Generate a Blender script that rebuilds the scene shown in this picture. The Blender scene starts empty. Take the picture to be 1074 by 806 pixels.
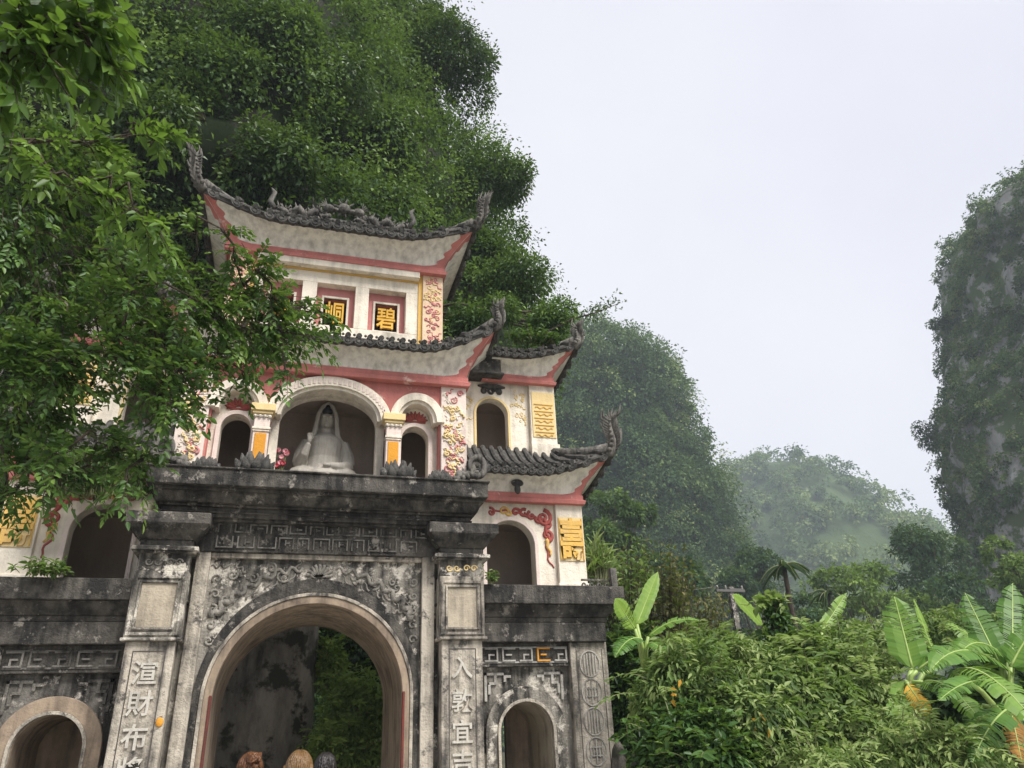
import bpy, math, random
import numpy as np
from mathutils import Vector, Matrix, noise as mnoise
from mathutils.bvhtree import BVHTree
R = math.radians
PI = math.pi
C = bpy.context.scene.collection
scene = bpy.context.scene
random.seed(7)
rng = np.random.default_rng(11)

# ------------------------------------------------------------------ camera
YAW, PITCH, ROLL, FPX = 17.0, 25.8, -2.42, 775.0
CAM = Vector((0, 0, 1.62))
cy, sy, cp, sp = math.cos(R(YAW)), math.sin(R(YAW)), math.cos(R(PITCH)), math.sin(R(PITCH))
fw = Vector((sy * cp, cy * cp, sp)); rt0 = Vector((cy, -sy, 0)); up0 = rt0.cross(fw)
cr, sr = math.cos(R(ROLL)), math.sin(R(ROLL))
RT = rt0 * cr + up0 * sr; UP = up0 * cr - rt0 * sr
cd = bpy.data.cameras.new('camera'); cam = bpy.data.objects.new('camera', cd); C.objects.link(cam)
cam.matrix_world = Matrix(((RT.x, UP.x, -fw.x, CAM.x), (RT.y, UP.y, -fw.y, CAM.y), (RT.z, UP.z, -fw.z, CAM.z), (0, 0, 0, 1)))
cd.sensor_width = 36; cd.lens = FPX / 1074 * 36; cd.clip_end = 5000; cd.clip_start = 0.05
scene.camera = cam


def ray(px, py):
    return RT * (px - 537) - UP * (py - 403) + fw * FPX


def at(px, py, y):
    d = ray(px, py)
    return CAM + d * (y / d.y)


# ------------------------------------------------------------------ world, sun, exposure
SUN_EL, SUN_AZ = 52, 150       # azimuth measured from +Y towards +X
w = bpy.data.worlds.new('World'); scene.world = w; w.use_nodes = True
nt = w.node_tree; nt.nodes.clear()
sky = nt.nodes.new('ShaderNodeTexSky'); sky.sky_type = 'NISHITA'; sky.sun_disc = False
sky.sun_elevation = R(SUN_EL); sky.sun_rotation = R(SUN_AZ); sky.dust_density = 4; sky.air_density = 1.0
hs = nt.nodes.new('ShaderNodeHueSaturation'); hs.inputs['Saturation'].default_value = 0.45
b1 = nt.nodes.new('ShaderNodeBackground'); b1.inputs['Strength'].default_value = 0.1
tc = nt.nodes.new('ShaderNodeTexCoord'); nz = nt.nodes.new('ShaderNodeTexNoise')
nz.inputs['Scale'].default_value = 1.6; nz.inputs['Detail'].default_value = 4
rp = nt.nodes.new('ShaderNodeValToRGB')
rp.color_ramp.elements[0].position = 0.3; rp.color_ramp.elements[0].color = (0.72, 0.725, 0.81, 1)
rp.color_ramp.elements[1].position = 0.72; rp.color_ramp.elements[1].color = (0.85, 0.845, 0.895, 1)
b2 = nt.nodes.new('ShaderNodeBackground'); b2.inputs['Strength'].default_value = 0.66
mx = nt.nodes.new('ShaderNodeMixShader'); mx.inputs[0].default_value = 0.88
ow = nt.nodes.new('ShaderNodeOutputWorld')
L = nt.links.new
L(sky.outputs[0], hs.inputs['Color']); L(hs.outputs[0], b1.inputs[0])
L(tc.outputs['Generated'], nz.inputs['Vector']); L(nz.outputs[0], rp.inputs[0]); L(rp.outputs[0], b2.inputs[0])
L(b1.outputs[0], mx.inputs[1]); L(b2.outputs[0], mx.inputs[2]); L(mx.outputs[0], ow.inputs[0])
sl = bpy.data.lights.new('sun', 'SUN'); sl.energy = 3.5; sl.angle = R(25); sl.color = (1, 0.96, 0.9)
so = bpy.data.objects.new('sun', sl); C.objects.link(so)
sd = Vector((math.sin(R(SUN_AZ)) * math.cos(R(SUN_EL)), math.cos(R(SUN_AZ)) * math.cos(R(SUN_EL)), math.sin(R(SUN_EL))))
so.rotation_euler = sd.to_track_quat('Z', 'Y').to_euler(); so.location = sd * 60
vs = scene.view_settings
vs.view_transform = 'Standard'; vs.look = 'None'; vs.gamma = 1; vs.use_curve_mapping = False; vs.exposure = 0.88
HAZE_DENSITY = 0.0007
cyc = scene.cycles
cyc.max_bounces = 6; cyc.diffuse_bounces = 3; cyc.glossy_bounces = 2; cyc.transmission_bounces = 4
cyc.volume_bounces = 0; cyc.transparent_max_bounces = 4


# ------------------------------------------------------------------ object helpers
def tag(o, label=None, cat=None, group=None, kind=None):
    if label: o['label'] = label
    if cat: o['category'] = cat
    if group: o['group'] = group
    if kind: o['kind'] = kind
    return o


def empty(name, loc, label=None, cat=None, group=None, rz=0):
    o = bpy.data.objects.new(name, None); C.objects.link(o)
    o.location = loc; o.rotation_euler = (0, 0, rz); o.empty_display_size = 0.3
    return tag(o, label, cat, group)


class MB:
    def __init__(self): self.v = []; self.f = []

    def add(self, vs, fs):
        n = len(self.v); self.v += [tuple(p) for p in vs]; self.f += [tuple(i + n for i in f) for f in fs]

    def box(self, x0, x1, y0, y1, z0, z1, tx=0, ty=0):
        """tx, ty: how much the top grows outwards (front and sides)"""
        self.add([(x0, y0, z0), (x1, y0, z0), (x1, y1, z0), (x0, y1, z0),
                  (x0 - tx, y0 - ty, z1), (x1 + tx, y0 - ty, z1), (x1 + tx, y1, z1), (x0 - tx, y1, z1)],
                 [(0, 3, 2, 1), (4, 5, 6, 7), (0, 1, 5, 4), (1, 2, 6, 5), (2, 3, 7, 6), (3, 0, 4, 7)])

    def prism(self, poly, y0, y1):
        """poly: (x, z) outline counter-clockwise seen from the front (-y)"""
        n = len(poly)
        self.add([(x, y0, z) for x, z in poly] + [(x, y1, z) for x, z in poly],
                 [tuple(range(n)), tuple(range(2 * n - 1, n - 1, -1))] +
                 [((i + 1) % n, i, n + i, n + (i + 1) % n) for i in range(n)])

    def ring(self, inner, outer, y0, y1):
        """band between two polylines with the same number of points (open ends closed)"""
        n = len(inner)
        v = [(x, y0, z) for x, z in inner] + [(x, y0, z) for x, z in outer] + [(x, y1, z) for x, z in inner] + [(x, y1, z) for x, z in outer]
        f = []
        for i in range(n - 1):
            f += [(i, i + 1, n + i + 1, n + i), (2 * n + i + 1, 2 * n + i, 3 * n + i, 3 * n + i + 1),
                  (n + i, n + i + 1, 3 * n + i + 1, 3 * n + i), (i + 1, i, 2 * n + i, 2 * n + i + 1)]
        f += [(0, n, 3 * n, 2 * n), (n - 1, 3 * n - 1, 4 * n - 1, 2 * n - 1)]
        self.add(v, f)

    def tube(self, pts, rad, sides=6, cap=True, flat=None):
        pts = [Vector(p) for p in pts]
        if isinstance(rad, (int, float)): rad = [rad] * len(pts)
        vv = []; ff = []
        t0 = (pts[1] - pts[0]).normalized()
        a = Vector((0, 1, 0)) if abs(t0.y) < 0.9 else Vector((1, 0, 0))
        n = (a - t0 * a.dot(t0)).normalized()
        for i, p in enumerate(pts):
            t = (pts[min(i + 1, len(pts) - 1)] - pts[max(i - 1, 0)])
            if t.length < 1e-9: t = t0
            t = t.normalized()
            n = (n - t * n.dot(t))
            n = n.normalized() if n.length > 1e-6 else t.orthogonal().normalized()
            b = t.cross(n)
            for k in range(sides):
                an = 2 * PI * k / sides
                vv.append(p + (n * math.cos(an) + b * math.sin(an)) * rad[i])
        m = len(pts)
        for i in range(m - 1):
            for k in range(sides):
                k2 = (k + 1) % sides
                ff.append((i * sides + k, i * sides + k2, (i + 1) * sides + k2, (i + 1) * sides + k))
        if cap:
            ff.append(tuple(range(sides - 1, -1, -1))); ff.append(tuple((m - 1) * sides + k for k in range(sides)))
        self.add(vv, ff)

    def ball(self, c, r, nu=10, nv=7):
        r = r if hasattr(r, '__len__') else (r, r, r)
        vv = [(c[0], c[1], c[2] - r[2])]; ff = []
        for j in range(1, nv):
            th = -PI / 2 + PI * j / nv
            for i in range(nu):
                ph = 2 * PI * i / nu
                vv.append((c[0] + r[0] * math.cos(th) * math.cos(ph), c[1] + r[1] * math.cos(th) * math.sin(ph), c[2] + r[2] * math.sin(th)))
        vv.append((c[0], c[1], c[2] + r[2])); top = len(vv) - 1
        for i in range(nu):
            i2 = (i + 1) % nu
            ff.append((0, 1 + i2, 1 + i)); ff.append((top, top - nu + i, top - nu + i2))
            for j in range(nv - 2):
                a = 1 + j * nu
                ff.append((a + i, a + i2, a + nu + i2, a + nu + i))
        self.add(vv, ff)

    def lathe(self, c, prof, n=14):
        vv = []; ff = []
        for r, z in prof:
            for i in range(n):
                vv.append((c[0] + r * math.cos(2 * PI * i / n), c[1] + r * math.sin(2 * PI * i / n), c[2] + z))
        for j in range(len(prof) - 1):
            for i in range(n):
                i2 = (i + 1) % n
                ff.append((j * n + i, j * n + i2, (j + 1) * n + i2, (j + 1) * n + i))
        ff.append(tuple(range(n - 1, -1, -1))); ff.append(tuple((len(prof) - 1) * n + i for i in range(n)))
        self.add(vv, ff)

    def build(self, name, mat, parent=None, bevel=0, smooth=False, loc=None):
        me = bpy.data.meshes.new(name); me.from_pydata(self.v, [], self.f); me.update()
        o = bpy.data.objects.new(name, me); C.objects.link(o)
        me.materials.append(mat)
        if smooth:
            me.polygons.foreach_set('use_smooth', [True] * len(me.polygons))
        if parent is not None: o.parent = parent
        if loc is not None: o.location = loc
        if bevel:
            m = o.modifiers.new('bevel', 'BEVEL'); m.width = bevel; m.segments = 2; m.limit_method = 'ANGLE'; m.angle_limit = R(50)
        return o


# ------------------------------------------------------------------ materials
def new_mat(name):
    m = bpy.data.materials.new(name); m.use_nodes = True
    n = m.node_tree; n.nodes.clear()
    out = n.nodes.new('ShaderNodeOutputMaterial')
    return m, n, out


def node(n, t, **kw):
    x = n.nodes.new(t)
    for k, v in kw.items():
        if k.startswith('_'): setattr(x, k[1:], v)
        else: x.inputs[k.replace('__', ' ')].default_value = v
    return x


def ramp(n, stops):
    r = n.nodes.new('ShaderNodeValToRGB'); e = r.color_ramp.elements
    while len(e) < len(stops): e.new(0.5)
    for i, (p, c) in enumerate(stops):
        e[i].position = p; e[i].color = (c[0], c[1], c[2], 1) if hasattr(c, '__len__') else (c, c, c, 1)
    return r


def mixc(n, fac, a, b, blend='MIX'):
    m = n.nodes.new('ShaderNodeMix'); m.data_type = 'RGBA'; m.blend_type = blend
    for sock, val in ((m.inputs[0], fac), (m.inputs[6], a), (m.inputs[7], b)):
        if isinstance(val, bpy.types.NodeSocket): n.links.new(val, sock)
        elif hasattr(val, '__len__'): sock.default_value = (val[0], val[1], val[2], 1)
        else: sock.default_value = val
    return m.outputs[2]


def masonry(name, base, stain, amt=0.5, base2=None, scale=1.0, patch=None, patch_amt=0.0, bump=0.5, soft=0.10, rough=0.9, seed=0.0, streak=0.5):
    """plaster or stone with dark mould patches, rain streaks and pale peeled spots"""
    m, n, out = new_mat(name); l = n.links.new
    tcx = n.nodes.new('ShaderNodeTexCoord')
    mp = n.nodes.new('ShaderNodeMapping'); mp.inputs['Location'].default_value = (seed * 3.1, seed * 1.7, seed * 2.3)
    l(tcx.outputs['Object'], mp.inputs[0])
    n1 = node(n, 'ShaderNodeTexNoise', Scale=1.5 * scale, Detail=9, Roughness=0.68)
    l(mp.outputs[0], n1.inputs['Vector'])
    mp2 = n.nodes.new('ShaderNodeMapping'); mp2.inputs['Scale'].default_value = (6 * scale, 6 * scale, 0.55 * scale)
    l(mp.outputs[0], mp2.inputs[0])
    n2 = node(n, 'ShaderNodeTexNoise', Scale=1.0, Detail=6, Roughness=0.6); l(mp2.outputs[0], n2.inputs['Vector'])
    mm = n.nodes.new('ShaderNodeMix'); mm.data_type = 'FLOAT'; mm.inputs[0].default_value = streak
    l(n1.outputs[0], mm.inputs[2]); l(n2.outputs[0], mm.inputs[3])
    thr = 0.5 + (0.5 - amt) * 0.36
    r1 = ramp(n, [(max(0, thr - soft), 0.0), (min(1, thr + soft), 1.0)]); l(mm.outputs[0], r1.inputs[0])
    n3 = node(n, 'ShaderNodeTexNoise', Scale=9 * scale, Detail=6, Roughness=0.7); l(mp.outputs[0], n3.inputs['Vector'])
    b2 = base2 or tuple(c * 0.72 for c in base)
    col = mixc(n, n3.outputs[0], b2, base)
    col = mixc(n, r1.outputs[0], col, stain)
    if patch:
        n4 = node(n, 'ShaderNodeTexNoise', Scale=3.2 * scale, Detail=8, Roughness=0.72)
        mp3 = n.nodes.new('ShaderNodeMapping'); mp3.inputs['Location'].default_value = (7 + seed, 3, 5)
        l(mp.outputs[0], mp3.inputs[0]); l(mp3.outputs[0], n4.inputs['Vector'])
        t4 = 0.5 + (0.5 - patch_amt) * 0.4
        r4 = ramp(n, [(t4 - 0.03, 0.0), (t4 + 0.04, 1.0)]); l(n4.outputs[0], r4.inputs[0])
        col = mixc(n, r4.outputs[0], col, patch)
    bs = node(n, 'ShaderNodeBsdfPrincipled', Roughness=rough); bs.inputs['Specular IOR Level'].default_value = 0.25
    l(col, bs.inputs['Base Color'])
    n5 = node(n, 'ShaderNodeTexNoise', Scale=26 * scale, Detail=5, Roughness=0.65); l(mp.outputs[0], n5.inputs['Vector'])
    ad = n.nodes.new('ShaderNodeMath'); ad.operation = 'ADD'; l(n5.outputs[0], ad.inputs[0]); l(n3.outputs[0], ad.inputs[1])
    bp = node(n, 'ShaderNodeBump', Strength=bump, Distance=0.03); l(ad.outputs[0], bp.inputs['Height']); l(bp.outputs[0], bs.inputs['Normal'])
    l(bs.outputs[0], out.inputs[0])
    return m


def plain(name, col, rough=0.6, var=0.25, scale=8, metal=0.0):
    m, n, out = new_mat(name); l = n.links.new
    tcx = n.nodes.new('ShaderNodeTexCoord'); nz = node(n, 'ShaderNodeTexNoise', Scale=scale, Detail=6)
    l(tcx.outputs['Object'], nz.inputs['Vector'])
    c = mixc(n, nz.outputs[0], tuple(x * (1 - var) for x in col), tuple(min(1, x * (1 + var)) for x in col))
    bs = node(n, 'ShaderNodeBsdfPrincipled', Roughness=rough, Metallic=metal); l(c, bs.inputs['Base Color'])
    bp = node(n, 'ShaderNodeBump', Strength=0.3, Distance=0.01); l(nz.outputs[0], bp.inputs['Height']); l(bp.outputs[0], bs.inputs['Normal'])
    l(bs.outputs[0], out.inputs[0])
    return m


def foliage(name, stops, trans=0.3, rough=0.45, spec=0.4):
    m, n, out = new_mat(name); l = n.links.new
    a = n.nodes.new('ShaderNodeAttribute'); a.attribute_name = 'var'
    r = ramp(n, stops); l(a.outputs['Fac'], r.inputs[0])
    bs = node(n, 'ShaderNodeBsdfPrincipled', Roughness=rough); bs.inputs['Specular IOR Level'].default_value = spec
    l(r.outputs[0], bs.inputs['Base Color'])
    tr = n.nodes.new('ShaderNodeBsdfTranslucent')
    tcx = mixc(n, 0.5, r.outputs[0], (0.16, 0.26, 0.02), 'MIX'); l(tcx, tr.inputs['Color'])
    ms = n.nodes.new('ShaderNodeMixShader'); ms.inputs[0].default_value = trans
    l(bs.outputs[0], ms.inputs[1]); l(tr.outputs[0], ms.inputs[2]); l(ms.outputs[0], out.inputs[0])
    return m


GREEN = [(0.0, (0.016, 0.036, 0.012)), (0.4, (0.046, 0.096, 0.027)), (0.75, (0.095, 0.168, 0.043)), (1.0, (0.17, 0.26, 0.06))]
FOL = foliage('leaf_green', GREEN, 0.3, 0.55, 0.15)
FOL_TREE = foliage('leaf_tree', [(0.0, (0.016, 0.042, 0.011)), (0.45, (0.045, 0.105, 0.024)), (0.8, (0.095, 0.185, 0.038)), (1.0, (0.18, 0.28, 0.06))], 0.34, 0.42, 0.3)
FOL_BRIGHT = foliage('leaf_bright', [(0.0, (0.035, 0.08, 0.015)), (0.5, (0.085, 0.17, 0.028)), (1.0, (0.19, 0.31, 0.06))], 0.42, 0.4, 0.35)
FOL_BUSH = foliage('leaf_bush', [(0.0, (0.038, 0.078, 0.02)), (0.5, (0.14, 0.225, 0.06)), (1.0, (0.33, 0.41, 0.15))], 0.46, 0.5, 0.25)
FOL_DARK = foliage('leaf_dark', [(0.0, (0.011, 0.028, 0.011)), (0.6, (0.034, 0.075, 0.022)), (1.0, (0.08, 0.14, 0.038))], 0.28, 0.55, 0.15)
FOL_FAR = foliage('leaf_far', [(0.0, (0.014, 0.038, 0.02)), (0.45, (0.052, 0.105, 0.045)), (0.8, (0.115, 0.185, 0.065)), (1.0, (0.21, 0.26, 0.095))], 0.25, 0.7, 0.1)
FOL_DRY = foliage('leaf_dry', [(0.0, (0.05, 0.06, 0.02)), (0.6, (0.12, 0.12, 0.04)), (1.0, (0.22, 0.17, 0.07))], 0.3, 0.6, 0.2)
BANANA = foliage('banana_leaf', [(0.0, (0.04, 0.11, 0.02)), (0.5, (0.11, 0.235, 0.04)), (1.0, (0.28, 0.43, 0.07))], 0.42, 0.42, 0.25)
DEADLEAF = foliage('dead_leaf', [(0.0, (0.28, 0.13, 0.03)), (0.5, (0.55, 0.27, 0.03)), (1.0, (0.7, 0.42, 0.05))], 0.3, 0.6, 0.2)
BARK = masonry('bark', (0.13, 0.10, 0.075), (0.03, 0.025, 0.02), 0.45, scale=3, bump=0.9)
STEM = plain('stem', (0.16, 0.17, 0.07), 0.6)

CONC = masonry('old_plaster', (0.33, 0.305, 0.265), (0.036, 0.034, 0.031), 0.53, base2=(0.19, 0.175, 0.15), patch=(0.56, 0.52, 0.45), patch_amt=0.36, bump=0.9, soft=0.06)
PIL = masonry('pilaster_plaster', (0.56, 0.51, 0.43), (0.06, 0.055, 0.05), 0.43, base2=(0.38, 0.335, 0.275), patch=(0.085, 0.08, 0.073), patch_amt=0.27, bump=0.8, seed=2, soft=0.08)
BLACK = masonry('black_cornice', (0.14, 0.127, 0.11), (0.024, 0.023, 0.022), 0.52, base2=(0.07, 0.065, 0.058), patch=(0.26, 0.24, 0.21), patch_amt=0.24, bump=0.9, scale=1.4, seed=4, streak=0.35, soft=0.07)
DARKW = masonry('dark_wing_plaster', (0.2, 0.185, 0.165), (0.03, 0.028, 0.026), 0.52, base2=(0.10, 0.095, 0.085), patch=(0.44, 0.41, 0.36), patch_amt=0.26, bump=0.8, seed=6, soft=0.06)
PANEL = masonry('pale_panel', (0.46, 0.40, 0.31), (0.14, 0.12, 0.095), 0.3, bump=0.5, seed=8)
RELIEF = masonry('pale_relief', (0.46, 0.44, 0.40), (0.13, 0.12, 0.11), 0.38, bump=0.5, scale=2, seed=9)
RELIEF_C = masonry('stained_relief', (0.38, 0.355, 0.31), (0.055, 0.052, 0.047), 0.53, base2=(0.23, 0.215, 0.19), bump=0.7, scale=1.0, seed=0.15, soft=0.09)
RELIEF_D = masonry('dark_relief', (0.26, 0.245, 0.22), (0.05, 0.047, 0.042), 0.5, bump=0.5, scale=2, seed=10)
SOFFIT = masonry('arch_soffit', (0.36, 0.28, 0.205), (0.10, 0.078, 0.06), 0.42, base2=(0.25, 0.195, 0.145), bump=0.4, seed=12)
REDEDGE = masonry('red_edge_paint', (0.20, 0.045, 0.035), (0.06, 0.03, 0.026), 0.35, seed=13)
WHITE = masonry('white_plaster', (0.82, 0.75, 0.635), (0.33, 0.295, 0.24), 0.30, base2=(0.71, 0.635, 0.525), patch=(0.48, 0.44, 0.38), patch_amt=0.16, bump=0.4, seed=14, soft=0.12)
FASCIA = masonry('eave_plaster', (0.82, 0.785, 0.705), (0.36, 0.34, 0.30), 0.27, base2=(0.74, 0.71, 0.63), bump=0.35, seed=15, soft=0.15, streak=0.8, scale=1.2)
PINK = masonry('pink_paint', (0.62, 0.24, 0.21), (0.40, 0.155, 0.135), 0.45, base2=(0.5, 0.165, 0.145), patch=(0.66, 0.45, 0.40), patch_amt=0.2, bump=0.4, seed=16)
PINKPALE = masonry('pale_pink_paint', (0.60, 0.25, 0.235), (0.42, 0.16, 0.15), 0.35, bump=0.3, seed=17)
ROSE = masonry('rose_white', (0.78, 0.66, 0.59), (0.45, 0.36, 0.31), 0.2, bump=0.3, seed=18)
PEACH = masonry('peach_paint', (0.80, 0.60, 0.42), (0.55, 0.40, 0.27), 0.28, bump=0.3, seed=29)
YEL = masonry('yellow_paint', (0.76, 0.47, 0.12), (0.55, 0.38, 0.17), 0.35, bump=0.35, seed=19)
YELP = masonry('pale_yellow_paint', (0.78, 0.60, 0.30), (0.55, 0.42, 0.22), 0.3, bump=0.3, seed=20)
ORANGE = masonry('orange_paint', (0.72, 0.33, 0.04), (0.5, 0.22, 0.04), 0.35, bump=0.3, seed=21)
REDREL = masonry('red_relief', (0.42, 0.10, 0.085), (0.22, 0.06, 0.05), 0.4, bump=0.3, seed=22)
GOLD = masonry('gold_letters', (0.85, 0.52, 0.10), (0.62, 0.34, 0.06), 0.3, bump=0.2, seed=23)
TILE = masonry('roof_cement', (0.15, 0.142, 0.13), (0.035, 0.034, 0.032), 0.5, base2=(0.09, 0.085, 0.078), patch=(0.27, 0.26, 0.235), patch_amt=0.14, bump=0.8, scale=2.2, seed=24)
FINI = masonry('finial_cement', (0.24, 0.225, 0.2), (0.05, 0.046, 0.042), 0.55, bump=0.6, scale=3, seed=25)
INNER = masonry('niche_wall', (0.62, 0.51, 0.43), (0.40, 0.32, 0.265), 0.4, bump=0.3, seed=26, soft=0.2)
STONE = masonry('statue_stone', (0.50, 0.465, 0.41), (0.32, 0.295, 0.255), 0.35, bump=0.3, scale=3, seed=27)
HAIRBLK = plain('black_paint', (0.012, 0.014, 0.016), 0.45)
PAINTED_DARK = plain('painted_dark_back', (0.008, 0.008, 0.008), 0.9)  # near-black colour painted for the unlit inside of the windows
CHARS = masonry('carved_characters', (0.56, 0.53, 0.47), (0.27, 0.25, 0.22), 0.3, bump=0.3, scale=4, seed=28)
GROOVE = plain('groove', (0.06, 0.055, 0.05), 0.9)

# ------------------------------------------------------------------ text
_tc = {}


def glyph(ch, size, depth, bold=0.0, squash=1.0):
    """mesh data of one written character, standing in the x-z plane, centred"""
    key = (ch, size, depth, bold, squash)
    if key in _tc: return _tc[key]
    cu = bpy.data.curves.new('glyph', 'FONT'); cu.body = ch; cu.size = size; cu.extrude = depth; cu.offset = bold; cu.resolution_u = 3
    ob = bpy.data.objects.new('glyph', cu); C.objects.link(ob)
    dg = bpy.context.evaluated_depsgraph_get(); dg.update()
    me = bpy.data.meshes.new_from_object(ob.evaluated_get(dg))
    bpy.data.objects.remove(ob); bpy.data.curves.remove(cu)
    vs = [v.co.copy() for v in me.vertices]; fs = [tuple(p.vertices) for p in me.polygons]
    bpy.data.meshes.remove(me)
    if vs:
        cx = (min(v.x for v in vs) + max(v.x for v in vs)) / 2; cyy = (min(v.y for v in vs) + max(v.y for v in vs)) / 2
        vs = [(( v.x - cx), -v.z, (v.y - cyy) * squash) for v in vs]
    _tc[key] = (vs, fs)
    return _tc[key]


def put_glyph(mb, ch, u, v, z, size, depth=0.02, bold=0.012, squash=1.0):
    vs, fs = glyph(ch, size, depth, bold, squash)
    mb.add([(x + u, y + v, zz + z) for x, y, zz in vs], fs)


# ------------------------------------------------------------------ relief helpers
def scroll(mb, u, z, v, size, r=0.02, turns=1.4, a0=0.0, flip=1, tail=None):
    pts = []; rad = []
    if tail:
        for k in range(4):
            t = k / 4
            pts.append((u + tail[0] * (1 - t) + 0, v, z + tail[1] * (1 - t))); rad.append(r * (0.4 + 0.6 * t))
        pts = [(p[0] + math.cos(a0) * size * 0 , p[1], p[2]) for p in pts]
    n = 16
    for k in range(n + 1):
        t = k / n
        an = a0 + flip * turns * 2 * PI * t; rr = size * (1 - 0.8 * t)
        pts.append((u + rr * math.cos(an), v, z + rr * math.sin(an))); rad.append(r * (1 - 0.35 * t))
    mb.tube(pts, rad, 5)


def vine(mb, pts, v, r=0.02, amp=0.03, n=20, taper=True, ph=0.0):
    out = []; rad = []
    pts = [Vector((p[0], p[1])) for p in pts]
    for k in range(n + 1):
        t = k / n * (len(pts) - 1); i = min(int(t), len(pts) - 2); f = t - i
        p = pts[i].lerp(pts[i + 1], f); d = (pts[i + 1] - pts[i]).normalized(); nn = Vector((-d.y, d.x))
        p = p + nn * amp * math.sin(k * 1.3 + ph)
        out.append((p.x, v, p.y)); rad.append(r * (1 - 0.6 * k / n) if taper else r)
    mb.tube(out, rad, 5)


def scatter_relief(mb, u0, u1, z0, z1, v, n, size, r, seed):
    rs = random.Random(seed)
    for k in range(n):
        u = rs.uniform(u0 + size, u1 - size); z = rs.uniform(z0 + size, z1 - size)
        if rs.random() < 0.55:
            scroll(mb, u, z, v, size * rs.uniform(0.6, 1.1), r * rs.uniform(0.8, 1.2), rs.uniform(0.7, 1.5), rs.uniform(0, 6.28), rs.choice((-1, 1)))
        else:
            a = rs.uniform(0, PI); l = size * rs.uniform(1.0, 1.9)
            p0 = (u - math.cos(a) * l, z - math.sin(a) * l); p1 = (u + math.cos(a) * l, z + math.sin(a) * l)
            p0 = (min(max(p0[0], u0), u1), min(max(p0[1], z0), z1)); p1 = (min(max(p1[0], u0), u1), min(max(p1[1], z0), z1))
            vine(mb, [p0, p1], v, r * 1.2, size * 0.35, 9, True, rs.uniform(0, 6))


def arc(cx, zs, hw, rise, n=24, z0=None):
    """arch line from left foot to right foot"""
    p = [(cx - hw * math.cos(PI * k / n), zs + rise * math.sin(PI * k / n)) for k in range(n + 1)]
    if z0 is not None: p = [(cx - hw, z0)] + p + [(cx + hw, z0)]
    return p


def arch_wall(mb, x0, x1, z0, z1, y0, y1, arches, n=24):
    """wall with arched openings that start at z0; arches: (cx, hw, spring, rise) left to right"""
    poly = [(x0, z0)]
    for cx, hw, zs, rise in arches: poly += arc(cx, zs, hw, rise, n, z0)
    poly += [(x1, z0), (x1, z1), (x0, z1)]
    mb.prism(poly, y0, y1)


# ================================================================== THE GATE
GX, GY = 0.4, 12.0
gate = empty('temple_gate', (GX, GY, 0), 'old three-tiered temple gate with blackened base, pink and white storeys and upturned eaves', 'gate')


def P(mb, name, mat, parent=None, bevel=0.01, smooth=False, label=None):
    o = mb.build(name, mat, parent or gate, bevel, smooth)
    if label: o['label'] = label
    return o


def S2(fn):
    for s in (-1, 1): fn(s)


def bx(mb, s, a, b, y0, y1, z0, z1, tx=0, ty=0):
    """box between |u| = a..b on side s"""
    mb.box(min(s * a, s * b), max(s * a, s * b), y0, y1, z0, z1, tx, ty)


DEP = 2.6
# ---- central bay
m = MB(); arch_wall(m, -1.9, 1.9, 0, 4.9, 0, DEP, [(0, 1.43, 2.3, 1.42)], 32)
wall_c = P(m, 'central_wall', CONC, bevel=0.006)
m = MB(); m.ring(arc(0, 2.3, 1.37, 1.36, 32, 0.0), arc(0, 2.3, 1.428, 1.418, 32, 0.0), 0.10, DEP - 0.05)
P(m, 'arch_lining', SOFFIT, bevel=0)
m = MB(); m.ring(arc(0, 2.3, 1.34, 1.33, 32, 0.0), arc(0, 2.3, 1.45, 1.44, 32, 0.0), -0.035, 0.12)
P(m, 'arch_rim', SOFFIT, bevel=0.008)
for s in (-1, 1):
    m = MB(); bx(m, s, 1.338, 1.375, -0.052, 0.02, 0, 2.36); P(m, 'red_jamb_edge', REDEDGE, bevel=0.01)
m = MB(); m.ring(arc(0, 2.3, 1.452, 1.442, 32, 0.0), arc(0, 2.3, 1.50, 1.49, 32, 0.0), -0.055, 0.0)
P(m, 'arch_moulding', PIL, bevel=0.006)
m = MB(); m.ring(arc(0, 2.3, 1.504, 1.494, 32, 0.0), arc(0, 2.3, 1.60, 1.70, 32, 0.0), -0.03, 0.0)
P(m, 'archivolt_band', BLACK, bevel=0.008)
m = MB()
for s in (-1, 1):
    bx(m, s, 1.60, 1.80, -0.11, 0.0, 0, 4.36)
m.box(-1.595, 1.595, -0.07, 0.0, 4.285, 4.36)
P(m, 'panel_frame', PIL, bevel=0.01)
m = MB()
rs = random.Random(3)
for s in (-1, 1):
    for k in range(26):                     # dragons and clouds in the spandrels
        u = s * rs.uniform(0.5, 1.5); z = rs.uniform(3.0, 4.2)
        if (u * u + (z - 2.3) ** 2) < 1.78 ** 2: continue
        if rs.random() < 0.5: scroll(m, u, z, 0.0, rs.uniform(0.05, 0.1), 0.022, 1.2, rs.uniform(0, 6), s)
        else: vine(m, [(u, z), (u + s * rs.uniform(-0.25, 0.2), z + rs.uniform(-0.1, 0.16))], 0.0, 0.028, 0.03, 9, True, rs.uniform(0, 6))
    vine(m, [(s * 1.48, 3.42), (s * 1.28, 3.68), (s * 0.98, 3.9), (s * 0.6, 4.1), (s * 0.25, 4.16)], 0.0, 0.06, 0.05, 34)
    for k in range(14):
        t = k / 13; u = s * (1.46 - 1.1 * t); z = 3.52 + 0.55 * t + 0.1 * math.sin(k * 2)
        vine(m, [(u, z), (u - s * 0.09, z + 0.14)], 0.0, 0.02, 0.015, 5)
    for k in range(5): scroll(m, s * 1.48, 3.1 + k * 0.22, 0.0, 0.07, 0.022, 1.1, k, s)
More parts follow.
